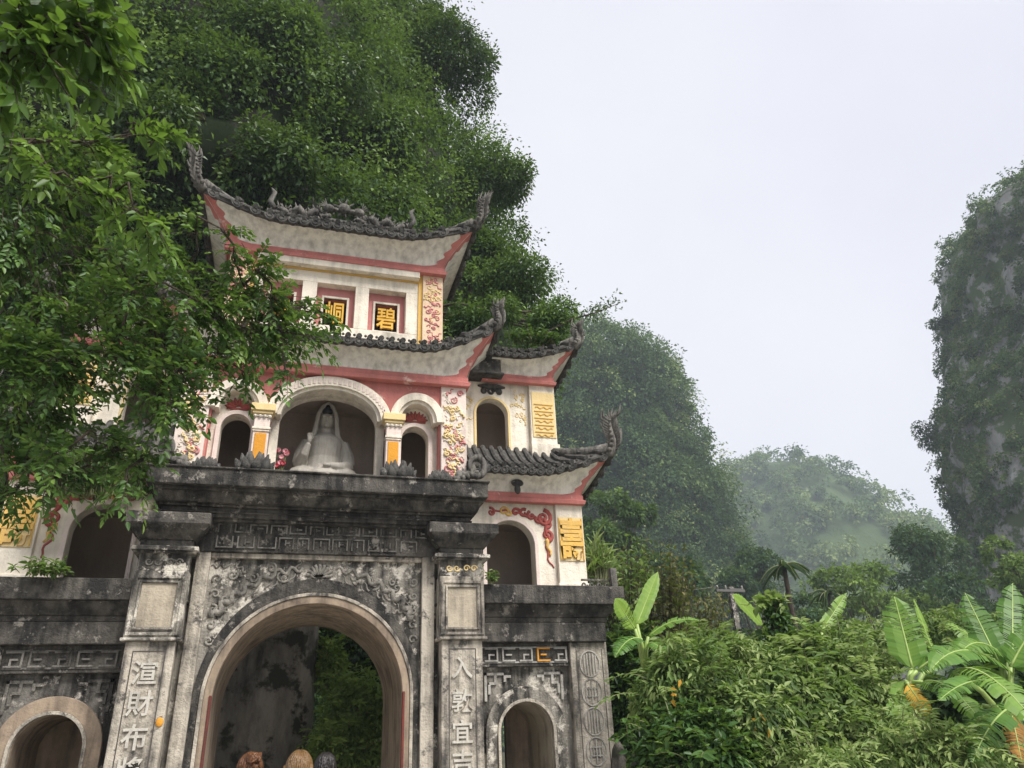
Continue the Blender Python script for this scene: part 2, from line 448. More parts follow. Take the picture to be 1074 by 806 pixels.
for k in range(9):
    a = PI * (k + 0.5) / 9
    vine(m, [(0.03 * math.cos(a), 4.03), (0.2 * math.cos(a), 4.03 + 0.2 * math.sin(a))], 0.0, 0.03, 0.01, 5, False)
P(m, 'dragon_relief', RELIEF_C, wall_c, bevel=0, smooth=True)
# ---- frieze with two rows of fret work
m = MB(); m.box(-1.88, 1.88, -0.13, 0.0, 4.362, 4.84)
fz = P(m, 'frieze', BLACK, bevel=0.01)
m = MB(); rs = random.Random(5)
for row, (za, zb) in enumerate(((4.42, 4.60), (4.655, 4.79))):
    u = -1.55
    while u < 1.5:
        wd = rs.uniform(0.16, 0.26); h = zb - za; y = -0.155
        m.box(u, u + 0.02, y, -0.13, za, zb); m.box(u + wd, u + wd + 0.02, y, -0.13, za, zb)
        if rs.random() < 0.6: m.box(u + 0.02, u + wd, y, -0.13, zb - 0.02, zb)
        else: m.box(u + 0.02, u + wd, y, -0.13, za, za + 0.02)
        m.box(u + wd * 0.45, u + wd * 0.45 + 0.02, y, -0.13, za + 0.05, zb - 0.04)
        if rs.random() < 0.6: m.box(u + wd * 0.45 + 0.02, u + wd * 0.8, y, -0.13, za + h * 0.45, za + h * 0.45 + 0.02)
        u += wd + rs.uniform(0.05, 0.08)
P(m, 'fret_relief', RELIEF_D, fz, bevel=0)
# ---- cornice of the central bay
m = MB()
m.box(-2.36, 2.36, -0.30, DEP, 4.842, 4.99)
m.box(-2.40, 2.40, -0.36, DEP, 4.99, 5.03)
m.box(-2.44, 2.44, -0.44, DEP, 5.03, 5.17, 0.06, 0.10)
m.box(-2.53, 2.53, -0.60, DEP, 5.17, 5.22)
m.box(-2.57, 2.57, -0.70, DEP, 5.22, 5.47); m.box(-2.60, 2.60, -0.73, DEP, 5.47, 5.50); m.box(-2.34, 2.34, -0.24, 0.0, 4.80, 4.842); m.box(-2.38, 2.38, -0.34, 0.0, 4.90, 4.925)
P(m, 'cornice', BLACK, bevel=0.014)
# ---- pilasters
for s, txt in ((-1, '渲財布將'), (1, '入敦宜吉')):
    c = s * 2.2
    m = MB()
    m.box(c - 0.32, c + 0.32, -0.30, 0.4, 0, 3.06)
    pil = P(m, 'pilaster', PIL, bevel=0.015)
    m = MB()                                     # grooves framing the inscription
    for q in (-0.21, 0.20): m.box(c + q, c + q + 0.014, -0.304, -0.29, 0.3, 2.92)
    m.box(c - 0.21, c + 0.214, -0.3045, -0.29, 2.92, 2.934)
    P(m, 'groove', GROOVE, pil, bevel=0)
    m = MB()
    zs = (2.66, 2.27, 1.86, 1.47) if s < 0 else (2.66, 2.20, 1.78, 1.38)
    for ch, z in zip(txt, zs): put_glyph(m, ch, c - 0.01, -0.308, z, 0.33, 0.018, 0.005)
    P(m, 'inscription', CHARS, pil, bevel=0)
    m = MB()                                     # box block with sunk panel
    m.box(c - 0.36, c + 0.36, -0.33, 0.4, 3.10, 4.02)
    m.box(c - 0.39, c + 0.39, -0.37, 0.4, 3.06, 3.10)
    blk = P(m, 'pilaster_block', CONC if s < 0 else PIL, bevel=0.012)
    m = MB(); m.box(c - 0.23, c + 0.23, -0.335, -0.3, 3.24, 3.84)
    P(m, 'panel', PANEL, blk, bevel=0)
    m = MB()
    for q in (0.235, 0.30):
        d = 0.03 if q < 0.25 else 0.04; y = -0.36 if q < 0.25 else -0.35
        zl, zh = 3.54 - q - 0.07, 3.54 + q + 0.07
        m.box(c - q - d, c - q, y, -0.33, zl - d, zh + d); m.box(c + q, c + q + d, y, -0.33, zl - d, zh + d)
        m.box(c - q, c + q, y - 0.002, -0.33, zl - d, zl); m.box(c - q, c + q, y - 0.002, -0.33, zh, zh + d)
    P(m, 'panel_moulding', PIL if s > 0 else CONC, blk, bevel=0.006)
    m = MB()
    m.box(c - 0.345, c + 0.345, -0.31, 0.4, 4.02, 4.30)
    m.box(c - 0.42, c + 0.42, -0.39, 0.4, 4.10 + 0.17, 4.13 + 0.17)
    m.box(c - 0.45, c + 0.45, -0.42, 0.4, 4.13 + 0.17, 4.19 + 0.17)
    m.box(c - 0.40, c + 0.40, -0.37, 0.4, 4.19 + 0.17, 4.21 + 0.17)
    P(m, 'pilaster_collar', CONC, bevel=0.02)
    m = MB()
    for k in range(2):
        for t in (-1, 1): scroll(m, c + t * (0.08 + 0.12 * k), 4.15, -0.315, 0.055, 0.014, 1.2, 0, t)
    P(m, 'flower_relief', YELP if s > 0 else RELIEF_D, pil, bevel=0)
    m = MB()
    m.box(c - 0.36, c + 0.36, -0.33, 0.38, 4.38, 4.47)
    m.box(c - 0.38, c + 0.38, -0.35, 0.38, 4.47, 4.66, 0.17, 0.2)
    m.box(c - 0.57, c + 0.57, -0.55, 0.38, 4.66, 4.835)
    P(m, 'pilaster_cap', BLACK, bevel=0.014)
m = MB(); m.ball((-1.93, -0.31, 2.03), (0.05, 0.02, 0.06))
P(m, 'orange_patch', ORANGE, bevel=0, smooth=True)
# ---- side wings
for s in (-1, 1):
    cw = s * 3.33
    m = MB(); arch_wall(m, min(s * 1.95, s * 4.72), max(s * 1.95, s * 4.72), 0, 3.1, 0.25, 2.4, [(cw, 0.47, 1.75, 0.47)])
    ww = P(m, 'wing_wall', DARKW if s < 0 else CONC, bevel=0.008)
    m = MB(); m.ring(arc(cw, 1.75, 0.472, 0.472, 24, 0), arc(cw, 1.75, 0.66, 0.66, 24, 0), 0.17, 0.25)
    P(m, 'wing_arch_band', SOFFIT if s < 0 else CONC, ww, bevel=0.008)
    m = MB(); m.ring(arc(cw, 1.75, 0.43, 0.43, 24, 0), arc(cw, 1.75, 0.475, 0.475, 24, 0), 0.14, 0.22)
    P(m, 'wing_arch_rim', PIL, ww, bevel=0.005)
    m = MB(); m.ring(arc(cw, 1.75, 0.425, 0.425, 24, 0), arc(cw, 1.75, 0.468, 0.468, 24, 0), 0.26, 2.3)
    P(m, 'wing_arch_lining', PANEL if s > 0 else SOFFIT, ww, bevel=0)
    m = MB()
    if s < 0: m.box(cw - 0.42, cw + 0.42, 1.5, 1.6, 0, 2.15)
    else:
        m.box(cw + 0.02, cw + 0.42, 1.5, 1.6, 0, 2.15); m.box(cw - 0.42, cw - 0.22, 1.5, 1.6, 0, 2.15)
    P(m, 'inner_wall', SOFFIT, ww, bevel=0)
    # orange stain strip inside the right jamb band
    m = MB()
    m.box(min(s * 4.10, s * 4.75), max(s * 4.10, s * 4.75), 0.08, 2.42, 0, 3.06)
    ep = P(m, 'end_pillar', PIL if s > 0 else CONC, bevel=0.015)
    m = MB(); cpil = s * 4.425
    for q in (-0.23, 0.22): m.box(cpil + q, cpil + q + 0.012, 0.075, 0.09, 0.1, 2.95)
    P(m, 'groove', GROOVE, ep, bevel=0)
    m = MB()                                        # round longevity medallions
    for k in range(5):
        z = 2.72 - k * 0.43
        m.tube([(cpil + 0.17 * math.cos(a), 0.075, z + 0.2 * math.sin(a)) for a in np.linspace(0, 2 * PI, 25)], 0.013, 5)
        for j, q in enumerate((-0.1, -0.05, 0, 0.05, 0.1)):
            hh = 0.2 * math.sqrt(1 - (q / 0.17) ** 2) - 0.03
            if k % 2 == 1 and j in (1, 3): hh *= 0.5
            m.box(cpil + q - 0.009, cpil + q + 0.009, 0.062, 0.08, z - hh, z + hh)
        if k % 2 == 1:
            for q in (-0.06, 0.06): m.box(cpil - 0.12, cpil + 0.12, 0.06, 0.08, z + q - 0.008, z + q + 0.008)
    P(m, 'medallion_relief', RELIEF, ep, bevel=0)
    # fret band above the arch
    m = MB(); bx(m, s, 2.56, 4.097, 0.14, 0.25, 2.70, 3.06)
    bd = P(m, 'fret_band', BLACK, ww, bevel=0.008)
    m = MB(); mo = MB()
    for k, u0 in enumerate((2.66, 2.95, 3.24, 3.54, 3.83)):
        tgt = mo if (k == 3 and s > 0) else m
        a = s * u0; b = s * (u0 + 0.22); lo, hi = min(a, b), max(a, b)
        tgt.box(lo, hi, 0.11, 0.14, 2.96, 2.985); tgt.box(lo, hi, 0.11, 0.14, 2.775, 2.80)
        tgt.box(lo, lo + 0.025, 0.11, 0.14, 2.80, 2.96) if k % 2 else tgt.box(hi - 0.025, hi, 0.11, 0.14, 2.80, 2.96)
        tgt.box(lo + 0.06, hi - 0.06, 0.112, 0.14, 2.865, 2.89)
        if k % 2 == 0: tgt.box(lo + 0.06, lo + 0.085, 0.111, 0.14, 2.80, 2.865)
    bx(m, s, 2.62, 4.06, 0.127, 0.14, 2.752, 2.777); bx(m, s, 2.62, 4.06, 0.127, 0.14, 2.983, 3.0)
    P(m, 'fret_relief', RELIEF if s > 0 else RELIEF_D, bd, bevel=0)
    if mo.v: P(mo, 'orange_fret_relief', ORANGE, bd, bevel=0)
    for t in (-1, 1):                               # stepped fret brackets in the arch corners
        m = MB()
        for (a, b, z0, z1) in ((0.62, 0.66, 2.2, 2.62), (0.34, 0.66, 2.58, 2.62), (0.46, 0.50, 2.44, 2.58), (0.50, 0.58, 2.44, 2.48),
                               (0.22, 0.34, 2.54, 2.58), (0.56, 0.60, 2.3, 2.44), (0.30, 0.34, 2.48, 2.54)):
            x0, x1 = sorted((cw + t * a, cw + t * b)); m.box(x0, x1, 0.215, 0.25, z0, z1)
        P(m, 'corner_fret_relief', RELIEF if s > 0 else DARKW, ww, bevel=0)
    # cornice of the wing
    m = MB()
    bx(m, s, 2.0, 4.73, 0.0, 2.4, 3.062, 3.36)
    x0, x1 = (2.0, 4.75)
    lo, hi = sorted((s * x0, s * x1))
    m.box(lo, hi, 0.02, 2.4, 3.36, 3.44, 0.03, 0.03)
    m.box(lo, hi, -0.02, 2.4, 3.44, 3.63, 0.2, 0.12)
    bx(m, s, 2.0, 5.05, -0.20, 2.45, 3.63, 3.93)
    P(m, 'wing_cornice', BLACK, bevel=0.014)
# low scrolled parapet and stub post on the right wing
m = MB()
for k in range(4): scroll(m, 4.45 + 0.14 * k, 4.0, 0.1, 0.06, 0.022, 1.1, 0, -1)
m.box(4.35, 4.95, 0.08, 0.13, 3.93, 3.965); m.box(4.92, 5.03, 0.0, 0.12, 3.932, 4.28); m.box(4.4, 4.95, 0.08, 0.12, 4.07, 4.1)
P(m, 'parapet_ornament', FINI, bevel=0)


# ---- roofs
def roof(path, z0, band_h, fh, out, rise, Lc, D, H, fin, te=0.17, skip_seg=(), bandmat=PINK, scallop=0.2, capends=True, back=None):
    """eaves along an open path (wall line, left to right seen from the front), upturned at inner path vertices"""
    path = [Vector(p) for p in path]
    nseg = len(path) - 1
    dirs = [(path[i + 1] - path[i]).normalized() for i in range(nseg)]
    lens = [(path[i + 1] - path[i]).length for i in range(nseg)]
    nor = [Vector((d.y, -d.x)) for d in dirs]

    def frame(i, a):
        ca = max(0, 1 - a / Lc) if i > 0 else 0
        cb = max(0, 1 - (lens[i] - a) / Lc) if i < nseg - 1 else 0
        c = max(ca, cb); adj = nor[i - 1] if ca >= cb and i > 0 else (nor[i + 1] if i < nseg - 1 else nor[i])
        p = path[i] + dirs[i] * a
        O = nor[i] * out * (1 + 0.3 * c * c) + (adj * out * 1.3 * c ** 3 if c > 0 else Vector((0, 0)))
        return p, O, c, adj

    def S(i, a, t, off=0.0):
        p, O, c, adj = frame(i, a)
        q = p + O * (t ** 1.7) + nor[i] * off
        return Vector((q.x, q.y, z0 + band_h + fh * t + rise * (c ** 2.3) * (t ** 1.3)))

    def top(i, a):
        lo = D if i > 0 else 0; hi = lens[i] - (D if i < nseg - 1 else 0)
        a2 = min(max(a, lo), hi) if lo < hi else lens[i] / 2
        q = path[i] + dirs[i] * a2 - nor[i] * D
        return Vector((q.x, q.y, z0 + band_h + fh + te + H))

    rf = MB(); band = MB(); tiles = MB(); edge = MB(); motifs = {}
    for i in range(nseg):
        n = max(6, int(lens[i] / 0.07)); A = [lens[i] * k / n for k in range(n + 1)]
        T = [k / 8 for k in range(9)]
        rf.add([S(i, a, t) for a in A for t in T], [(j * 9 + k, (j + 1) * 9 + k, (j + 1) * 9 + k + 1, j * 9 + k + 1) for j in range(n) for k in range(8)])
        # top of the eave: strip outside, then the slope
        rows = []
        for a in A:
            p, O, c, adj = frame(i, a); e = S(i, a, 1.0)
            o3 = Vector((O.x, O.y, 0)).normalized()
            tp = top(i, a); r = [e + Vector((0, 0, -0.03)), e + o3 * 0.05 + Vector((0, 0, -0.02)), e + o3 * 0.07 + Vector((0, 0, te * 0.6)), e - o3 * 0.02 + Vector((0, 0, te))]
            s0 = r[-1]
            for q in (0.25, 0.5, 0.75, 1.0):
                x = s0.lerp(tp, q); x.z -= H * 0.12 * math.sin(PI * q); r.append(x)
            rows.append(r)
        m_ = len(rows[0])
        tiles.add([x for r in rows for x in r], [(j * m_ + k, (j + 1) * m_ + k, (j + 1) * m_ + k + 1, j * m_ + k + 1) for j in range(n) for k in range(m_ - 1)])
        edge.tube([S(i, a, 1.0) + Vector((frame(i, a)[1].x, frame(i, a)[1].y, 0)).normalized() * 0.078 + Vector((0, 0, te * 0.38)) for a in A], 0.022, 5)
        # barrel tiles and scallops
        ns = max(2, int(round(lens[i] / scallop)))
        for k in range(ns):
            a = lens[i] * (k + 0.5) / ns
            p, O, c, adj = frame(i, a); e = S(i, a, 1.0); o3 = Vector((O.x, O.y, 0)).normalized()
            da = 0.02; tg = (S(i, min(a + da, lens[i]), 1) - S(i, max(a - da, 0), 1)).normalized()
            tp = top(i, a); s0 = e - o3 * 0.02 + Vector((0, 0, te))
            lim = 1.0
            if i > 0: lim = min(lim, (a + 0.15) / D)
            if i < nseg - 1: lim = min(lim, (lens[i] - a + 0.15) / D)
            tgt = top(i, min(max(a, 0), lens[i])); pp = path[i] + dirs[i] * a - nor[i] * D
            full = Vector((pp.x, pp.y, tgt.z))
            pts = [e + o3 * 0.10 + Vector((0, 0, te * 0.86))]
            for q in np.linspace(0, lim, 5):
                x = s0.lerp(full, q); x.z += 0.03 - H * 0.12 * math.sin(PI * q) * (1 if lim > 0.9 else 0.6); pts.append(x)
            tiles.tube(pts, 0.052, 7)
            # scallop: half disc hanging on the edge with a raised rim
            up = Vector((0, 0, 1)); c0 = e + o3 * 0.075 + up * (te * 0.38)
            wdt = lens[i] / ns * 0.54; fr = []; bk = []; rim = []
            for an in np.linspace(PI, 2 * PI, 9):
                q = tg * math.cos(an) * wdt + up * math.sin(an) * (wdt * 1.25)
                fr.append(c0 + q + o3 * 0.03); bk.append(c0 + q - o3 * 0.03); rim.append(c0 + q * 0.9 + o3 * 0.035)
            nf = len(fr)
            edge.add(fr + bk, [tuple(range(nf)), tuple(range(2 * nf - 1, nf - 1, -1))] + [((j + 1) % nf, j, nf + j, nf + (j + 1) % nf) for j in range(nf)])
            edge.tube(rim, 0.014, 4)
            edge.tube([c0 + o3 * 0.035 + tg * math.cos(b) * wdt * 0.45 + up * (math.sin(b) * wdt * 0.45 - 0.03) for b in np.linspace(0, 2 * PI, 9)], 0.013, 4)
            edge.ball(tuple(c0 + o3 * 0.04 + up * 0.07 + tg * wdt), 0.028, 6, 4)
        # painted scroll motif at the corners, a thin raised layer of plaster
        for (isc, inv) in ((i > 0, False), (i < nseg - 1, True)):
            if not isc: continue
            nt_, nd = 26, 7; vv = []; ff = []
            for a_ in range(nt_ + 1):
                t = a_ / nt_
                wv = 0.13 + 0.50 * math.exp(-t * 9) + 0.045 * math.sin(t * 27) * (1 - 0.6 * t) - 0.05 * t
                wv *= fh / 0.33 if fh < 0.33 else 1
                for b_ in range(nd + 1):
                    d = wv * b_ / nd; a = (lens[i] - d) if inv else d
                    vv.append(S(i, a, t * 0.985, 0.007))
            for a_ in range(nt_):
                for b_ in range(nd):
                    q = a_ * (nd + 1) + b_; ff.append((q, q + 1, q + nd + 2, q + nd + 1))
            motifs.setdefault(i + (1 if inv else 0), MB()).add(vv, ff)
    # pink band: mitred box round the wall
    def off(d, z):
        r = []
        for i, p in enumerate(path):
            n1 = nor[max(i - 1, 0)]; n2 = nor[min(i, nseg - 1)]
            o = n1 if (n1 - n2).length < 1e-6 else n1 + n2
            r.append(Vector((p.x + o.x * d, p.y + o.y * d, z)))
        return r
    rings = [off(-0.10, z0), off(0.05, z0), off(0.07, z0 + band_h * 0.45), off(0.03, z0 + band_h * 0.55), off(0.03, z0 + band_h + 0.02), off(-0.10, z0 + band_h + 0.02)]
    k_ = len(path)
    band.add([p for r in rings for p in r], [(a * k_ + j, a * k_ + j + 1, ((a + 1) % 6) * k_ + j + 1, ((a + 1) % 6) * k_ + j) for a in range(6) for j in range(nseg)])
    r_o = P(rf, 'roof', FASCIA, bevel=0, smooth=True)
    P(band, 'eave_band', bandmat, r_o, bevel=0.008)
    P(tiles, 'roof_tiles', TILE, r_o, bevel=0)
    P(edge, 'scalloped_edge', TILE, r_o, bevel=0)
    for mo_ in motifs.values(): P(mo_, 'corner_scroll', PINK, r_o, bevel=0, smooth=True)
    # corner finials: a curling tail with flame spikes
    for i in range(1, nseg):
        e = S(i, 0, 1.0); diag = (nor[i - 1] + nor[i]).normalized(); d3 = Vector((diag.x, diag.y, 0)); sd3 = Vector((-diag.y, diag.x, 0))
        tp = top(i, 0)
        f = MB()
        base = e + Vector((0, 0, te))
        f.tube([tp, tp.lerp(base, 0.4) - Vector((0, 0, 0.04)), tp.lerp(base, 0.75) - Vector((0, 0, 0.03)), base + d3 * 0.02], [0.1, 0.1, 0.1, 0.12], 8)
        hgt, lean = fin; pts = []; rad = []; nn = 14
        for k in range(nn + 1):
            t = k / nn
            pts.append(base - d3 * 0.1 + d3 * (0.1 + lean * (t ** 0.75) + 0.05 * math.sin(t * 5)) + Vector((0, 0, -0.12 + (hgt + 0.12) * t ** 1.15)))
            rad.append(0.105 * (1 - 0.72 * t))
        f.tube(pts, rad, 7)
        rs = random.Random(int(e.x * 97 + z0 * 13))
        for k in range(2, nn + 1):
            p = pts[k]; tg = (pts[k] - pts[k - 1]).normalized(); t = k / nn
            for sgn in (1, -1):
                ln = (0.15 + 0.20 * t) * rs.uniform(0.7, 1.25) * min(1, 0.35 + hgt)
                q0 = p + d3 * sgn * rad[k] * 0.6
                f.tube([q0, q0 + (d3 * sgn * 0.7 + tg * 0.6).normalized() * ln * 0.55, q0 + (d3 * sgn * 0.45 + tg * 0.9).normalized() * ln], [0.034, 0.024, 0.006], 4)
            if k % 2 == 0:
                for sgn in (1, -1):
                    f.ball(tuple(p + sd3 * sgn * rad[k]), (0.05 * (1.1 - t * 0.6)), 6, 4)
        for k in range(5):                             # feathered tip
            a = (k - 2) * 0.34; tg = (pts[-1] - pts[-3]).normalized()
            dv = (tg * math.cos(a) + d3 * math.sin(a)); ln = 0.36 * min(1.0, 0.3 + hgt * 0.8) * rs.uniform(0.7, 1.1)
            f.tube([pts[-1], pts[-1] + dv * ln * 0.5, pts[-1] + dv * ln + d3 * 0.03], [0.034, 0.022, 0.005], 4)
        P(f, 'corner_finial', FINI, r_o, bevel=0, smooth=True)
    return r_o, S, top


# ---- second level wings
for s in (-1, 1):
    cw = s * 3.33
    m = MB(); arch_wall(m, *sorted((s * 2.30, s * 4.19)), 3.93, 5.58, 0.7, 0.95, [(cw, 0.45, 4.80, 0.45)])
    w1 = P(m, 'upper_wing_wall', WHITE, bevel=0.006)
    m = MB(); m.ring(arc(cw, 4.8, 0.452, 0.452, 24, 3.932), arc(cw, 4.8, 0.52, 0.52, 24, 3.932), 0.675, 0.70)
    P(m, 'wing_niche_rim', ROSE, w1, bevel=0.005)
    m = MB(); m.box(*sorted((s * 2.3, s * 4.68)), 2.2, 2.4, 3.932, 5.58); m.box(*sorted((s * 4.19, s * 4.68)), 0.96, 2.2, 3.932, 5.58)
    m.box(*sorted((s * 2.3, s * 2.5)), 0.96, 2.2, 3.932, 5.58); m.box(*sorted((s * 2.3, s * 4.68)), 0.8, 2.4, 5.45, 5.6)
    P(m, 'niche_interior', INNER, w1, bevel=0)
    m = MB(); m.box(*sorted((s * 4.19, s * 4.72)), 0.6, 1.1, 3.932, 5.575)
    m.box(*sorted((s * 4.16, s * 4.75)), 0.57, 1.12, 3.934, 4.12)
    pl = P(m, 'corner_pillar', WHITE, bevel=0.012)
    m = MB(); m.box(*sorted((s * 4.22, s * 4.70)), 0.585, 0.60, 4.52, 5.32)
    pn = P(m, 'yellow_panel', YELP, pl, bevel=0)
    m = MB(); c0 = s * 4.46
    put_glyph(m, '壽', c0, 0.57, 4.92, 0.46, 0.014, 0.014, 1.7)
    for q in (-0.225, 0.21): m.box(c0 + q, c0 + q + 0.018, 0.57, 0.585, 4.54, 5.3)
    P(m, 'longevity_relief', YEL, pl, bevel=0)
    m = MB()
    for k in range(5): scroll(m, s * (3.45 + 0.15 * k), 5.41 - 0.012 * k * k, 0.70, 0.085, 0.036, 1.0, k, s)
    scroll(m, s * 3.98, 5.32, 0.70, 0.16, 0.046, 1.4, 1.5, -s); scroll(m, s * 4.03, 5.0, 0.70, 0.12, 0.042, 1.2, 4.5, s)
    vine(m, [(s * 3.98, 5.3), (s * 4.06, 4.95), (s * 4.0, 4.7), (s * 4.1, 4.4)], 0.70, 0.042, 0.03, 16); vine(m, [(s * 3.45, 5.40), (s * 3.98, 5.3)], 0.70, 0.03, 0.02, 10, False); vine(m, [(s * 3.45, 5.41), (s * 3.2, 5.44), (s * 2.98, 5.40)], 0.70, 0.022, 0.015, 10, False); scroll(m, s * 2.98, 5.40, 0.70, 0.08, 0.03, 1.1, 2, -s)
    P(m, 'red_scroll_relief', REDREL, w1, bevel=0, smooth=True)
    m = MB(); scroll(m, s * 3.22, 5.42, 0.70, 0.09, 0.03, 1.0, 0, s); vine(m, [(s * 4.0, 4.92), (s * 4.08, 4.62)], 0.695, 0.05, 0.02, 8); scroll(m, s * 3.32, 5.40, 0.70, 0.06, 0.03, 1, 3, s)
    P(m, 'yellow_scroll_relief', YEL, w1, bevel=0, smooth=True)
    pth = [(2.5, 0.55), (4.70, 0.55), (4.70, 2.4)]
    if s < 0: pth = [(-4.70, 2.4), (-4.70, 0.55), (-2.5, 0.55)]
    roof(pth, 5.56, 0.16, 0.28, 0.34, 0.40, 1.0, 0.45, 0.60, (0.56, 0.17), te=0.14, scallop=0.17)
    # small relief knob hanging under the eave
    m = MB(); m.ball((s * 3.4, 0.36, 5.86), (0.12, 0.06, 0.07)); m.ball((s * 3.4, 0.36, 5.74), (0.06, 0.05, 0.09)); P(m, 'eave_boss', TILE, bevel=0, smooth=True)

# ---- second storey: three arches
m = MB(); arch_wall(m, -2.02, 2.02, 5.5, 7.82, 0.6, 0.8, [(-1.57, 0.42, 7.0, 0.5), (0, 1.0, 6.95, 0.74), (1.57, 0.42, 7.0, 0.5)])
w2 = P(m, 'arcade_wall', PINK, bevel=0.004)
for c, hw, zs, rise, tk in ((0, 0.90, 6.95, 0.62, 0.19), (-1.57, 0.36, 7.0, 0.42, 0.15), (1.57, 0.36, 7.0, 0.42, 0.15)):
    m = MB(); m.ring(arc(c, zs, hw, rise, 26), arc(c, zs, hw + tk, rise + tk, 26), 0.48, 0.70)
    ao = P(m, 'archivolt', WHITE, w2, bevel=0.01)
    m = MB(); m.ring(arc(c, zs, hw - 0.06, rise - 0.05, 26), arc(c, zs, hw + 0.02, rise + 0.02, 26), 0.54, 0.80)
    P(m, 'arch_moulding', WHITE, w2, bevel=0.01)
m = MB()       # small square tiles pressed into the great archivolt
for k in range(34):
    a = PI * (k + 0.5) / 34; hw, rise = 0.995, 0.715
    u, z = -hw * math.cos(a), 6.95 + rise * math.sin(a)
    m.box(u - 0.026, u + 0.026, 0.468, 0.49, z - 0.055, z + 0.055)
P(m, 'archivolt_beads', ROSE, w2, bevel=0.004)
m = MB(); arch_wall(m, -2.02, 2.02, 5.5, 7.82, 0.80, 1.05, [(-1.57, 0.25, 6.72, 0.27), (0, 0.86, 6.95, 0.57), (1.57, 0.25, 6.72, 0.27)])
P(m, 'inner_arcade_wall', WHITE, bevel=0.006)
for s in (-1, 1):
    c = s * 1.57
    m = MB(); m.ring(arc(c, 6.72, 0.252, 0.272, 20, 5.502), arc(c, 6.72, 0.33, 0.35, 20, 5.502), 0.75, 0.80); P(m, 'small_arch_rim', ROSE, w2, bevel=0.006)
    m = MB()
    for k in range(9):
        a = PI * (k + 0.5) / 9
        m.tube([(c + 0.05 * math.cos(a), 0.79, 7.12 + 0.03 * math.sin(a)), (c + 0.18 * math.cos(a), 0.775, 7.12 + 0.13 * math.sin(a)), (c + 0.24 * math.cos(a), 0.785, 7.12 + 0.2 * math.sin(a))], [0.015, 0.036, 0.01], 5)
    m.box(c - 0.2, c + 0.2, 0.77, 0.80, 7.085, 7.115)
    P(m, 'lotus_fan', REDREL, w2, bevel=0, smooth=True)
    # colonnette
    c = s * 1.13
    m = MB(); m.box(c - 0.13, c + 0.13, 0.42, 0.795, 5.502, 6.83); cl = P(m, 'colonnette', ROSE, bevel=0.012)
    m = MB(); m.box(c - 0.2, c + 0.2, 0.34, 0.6, 6.93, 7.06); m.box(c - 0.17, c + 0.17, 0.37, 0.6, 6.88, 6.93); P(m, 'capital', YELP, cl, bevel=0.01)
    m = MB(); m.box(c - 0.15, c + 0.15, 0.40, 0.6, 6.83, 6.88); m.box(c - 0.15, c + 0.15, 0.395, 0.6, 6.60, 6.64); m.box(c - 0.14, c + 0.14, 0.40, 0.6, 6.56, 6.58)
    for k in range(4): m.ball((c - 0.12 + 0.08 * k, 0.40, 6.84), 0.03, 6, 4)
    P(m, 'collar', WHITE, cl, bevel=0.006)
    m = MB(); m.box(c - 0.095, c + 0.095, 0.405, 0.43, 5.75, 6.53); P(m, 'orange_panel', ORANGE, cl, bevel=0.01)
    # end pillar with painted relief
    m = MB(); m.box(*sorted((s * 2.02, s * 2.5)), 0.52, 1.0, 5.502, 7.815)
    ep = P(m, 'painted_pillar', ROSE, bevel=0.012)
    m = MB(); scatter_relief(m, *sorted((s * 2.05, s * 2.47)), 5.6, 7.7, 0.52, 60, 0.06, 0.017, 21 + s); P(m, 'pale_pillar_relief', WHITE, ep, bevel=0, smooth=True)
    m = MB(); scatter_relief(m, *sorted((s * 2.05, s * 2.47)), 5.6, 7.75, 0.515, 20, 0.075, 0.021, 31 + s); P(m, 'red_pillar_relief', PINKPALE, ep, bevel=0, smooth=True)
    m = MB(); scatter_relief(m, *sorted((s * 2.05, s * 2.47)), 5.9, 7.4, 0.51, 30, 0.065, 0.021, 41 + s); P(m, 'yellow_pillar_relief', YELP, ep, bevel=0, smooth=True)
    # lotus blossoms standing on the great cornice
m = MB(); m.box(-2.5, 2.5, 2.2, 2.4, 5.5, 7.85); m.box(-2.5, -2.3, 1.05, 2.2, 5.5, 7.85); m.box(2.3, 2.5, 1.05, 2.2, 5.5, 7.85); m.box(-2.3, 2.3, 1.05, 2.2, 7.7, 7.85)
for q in (-1.0, 0.95): m.box(q, q + 0.08, 1.05, 2.2, 5.5, 7.7)
P(m, 'niche_interior', INNER, w2, bevel=0)


def lotus(mb, u, v, z, r, h):
    for ring_, (n, rr, hh, tilt) in enumerate(((9, 1.0, 0.62, 0.9), (8, 0.72, 0.9, 0.55), (6, 0.4, 1.0, 0.25))):
        for k in range(n):
            a = 2 * PI * (k + 0.5 * (ring_ % 2)) / n
            dx, dy = math.cos(a), math.sin(a)
            pts = [(u + dx * r * 0.2, v + dy * r * 0.2 * 0.7, z), (u + dx * r * rr * 0.8, v + dy * r * rr * 0.56, z + h * hh * 0.45), (u + dx * r * rr, v + dy * r * rr * 0.7, z + h * hh)]
            mb.tube(pts, [0.05, 0.085, 0.01], 6)
    mb.ball((u, v, z + h * 0.3), (r * 0.4, r * 0.3, h * 0.4), 8, 5)


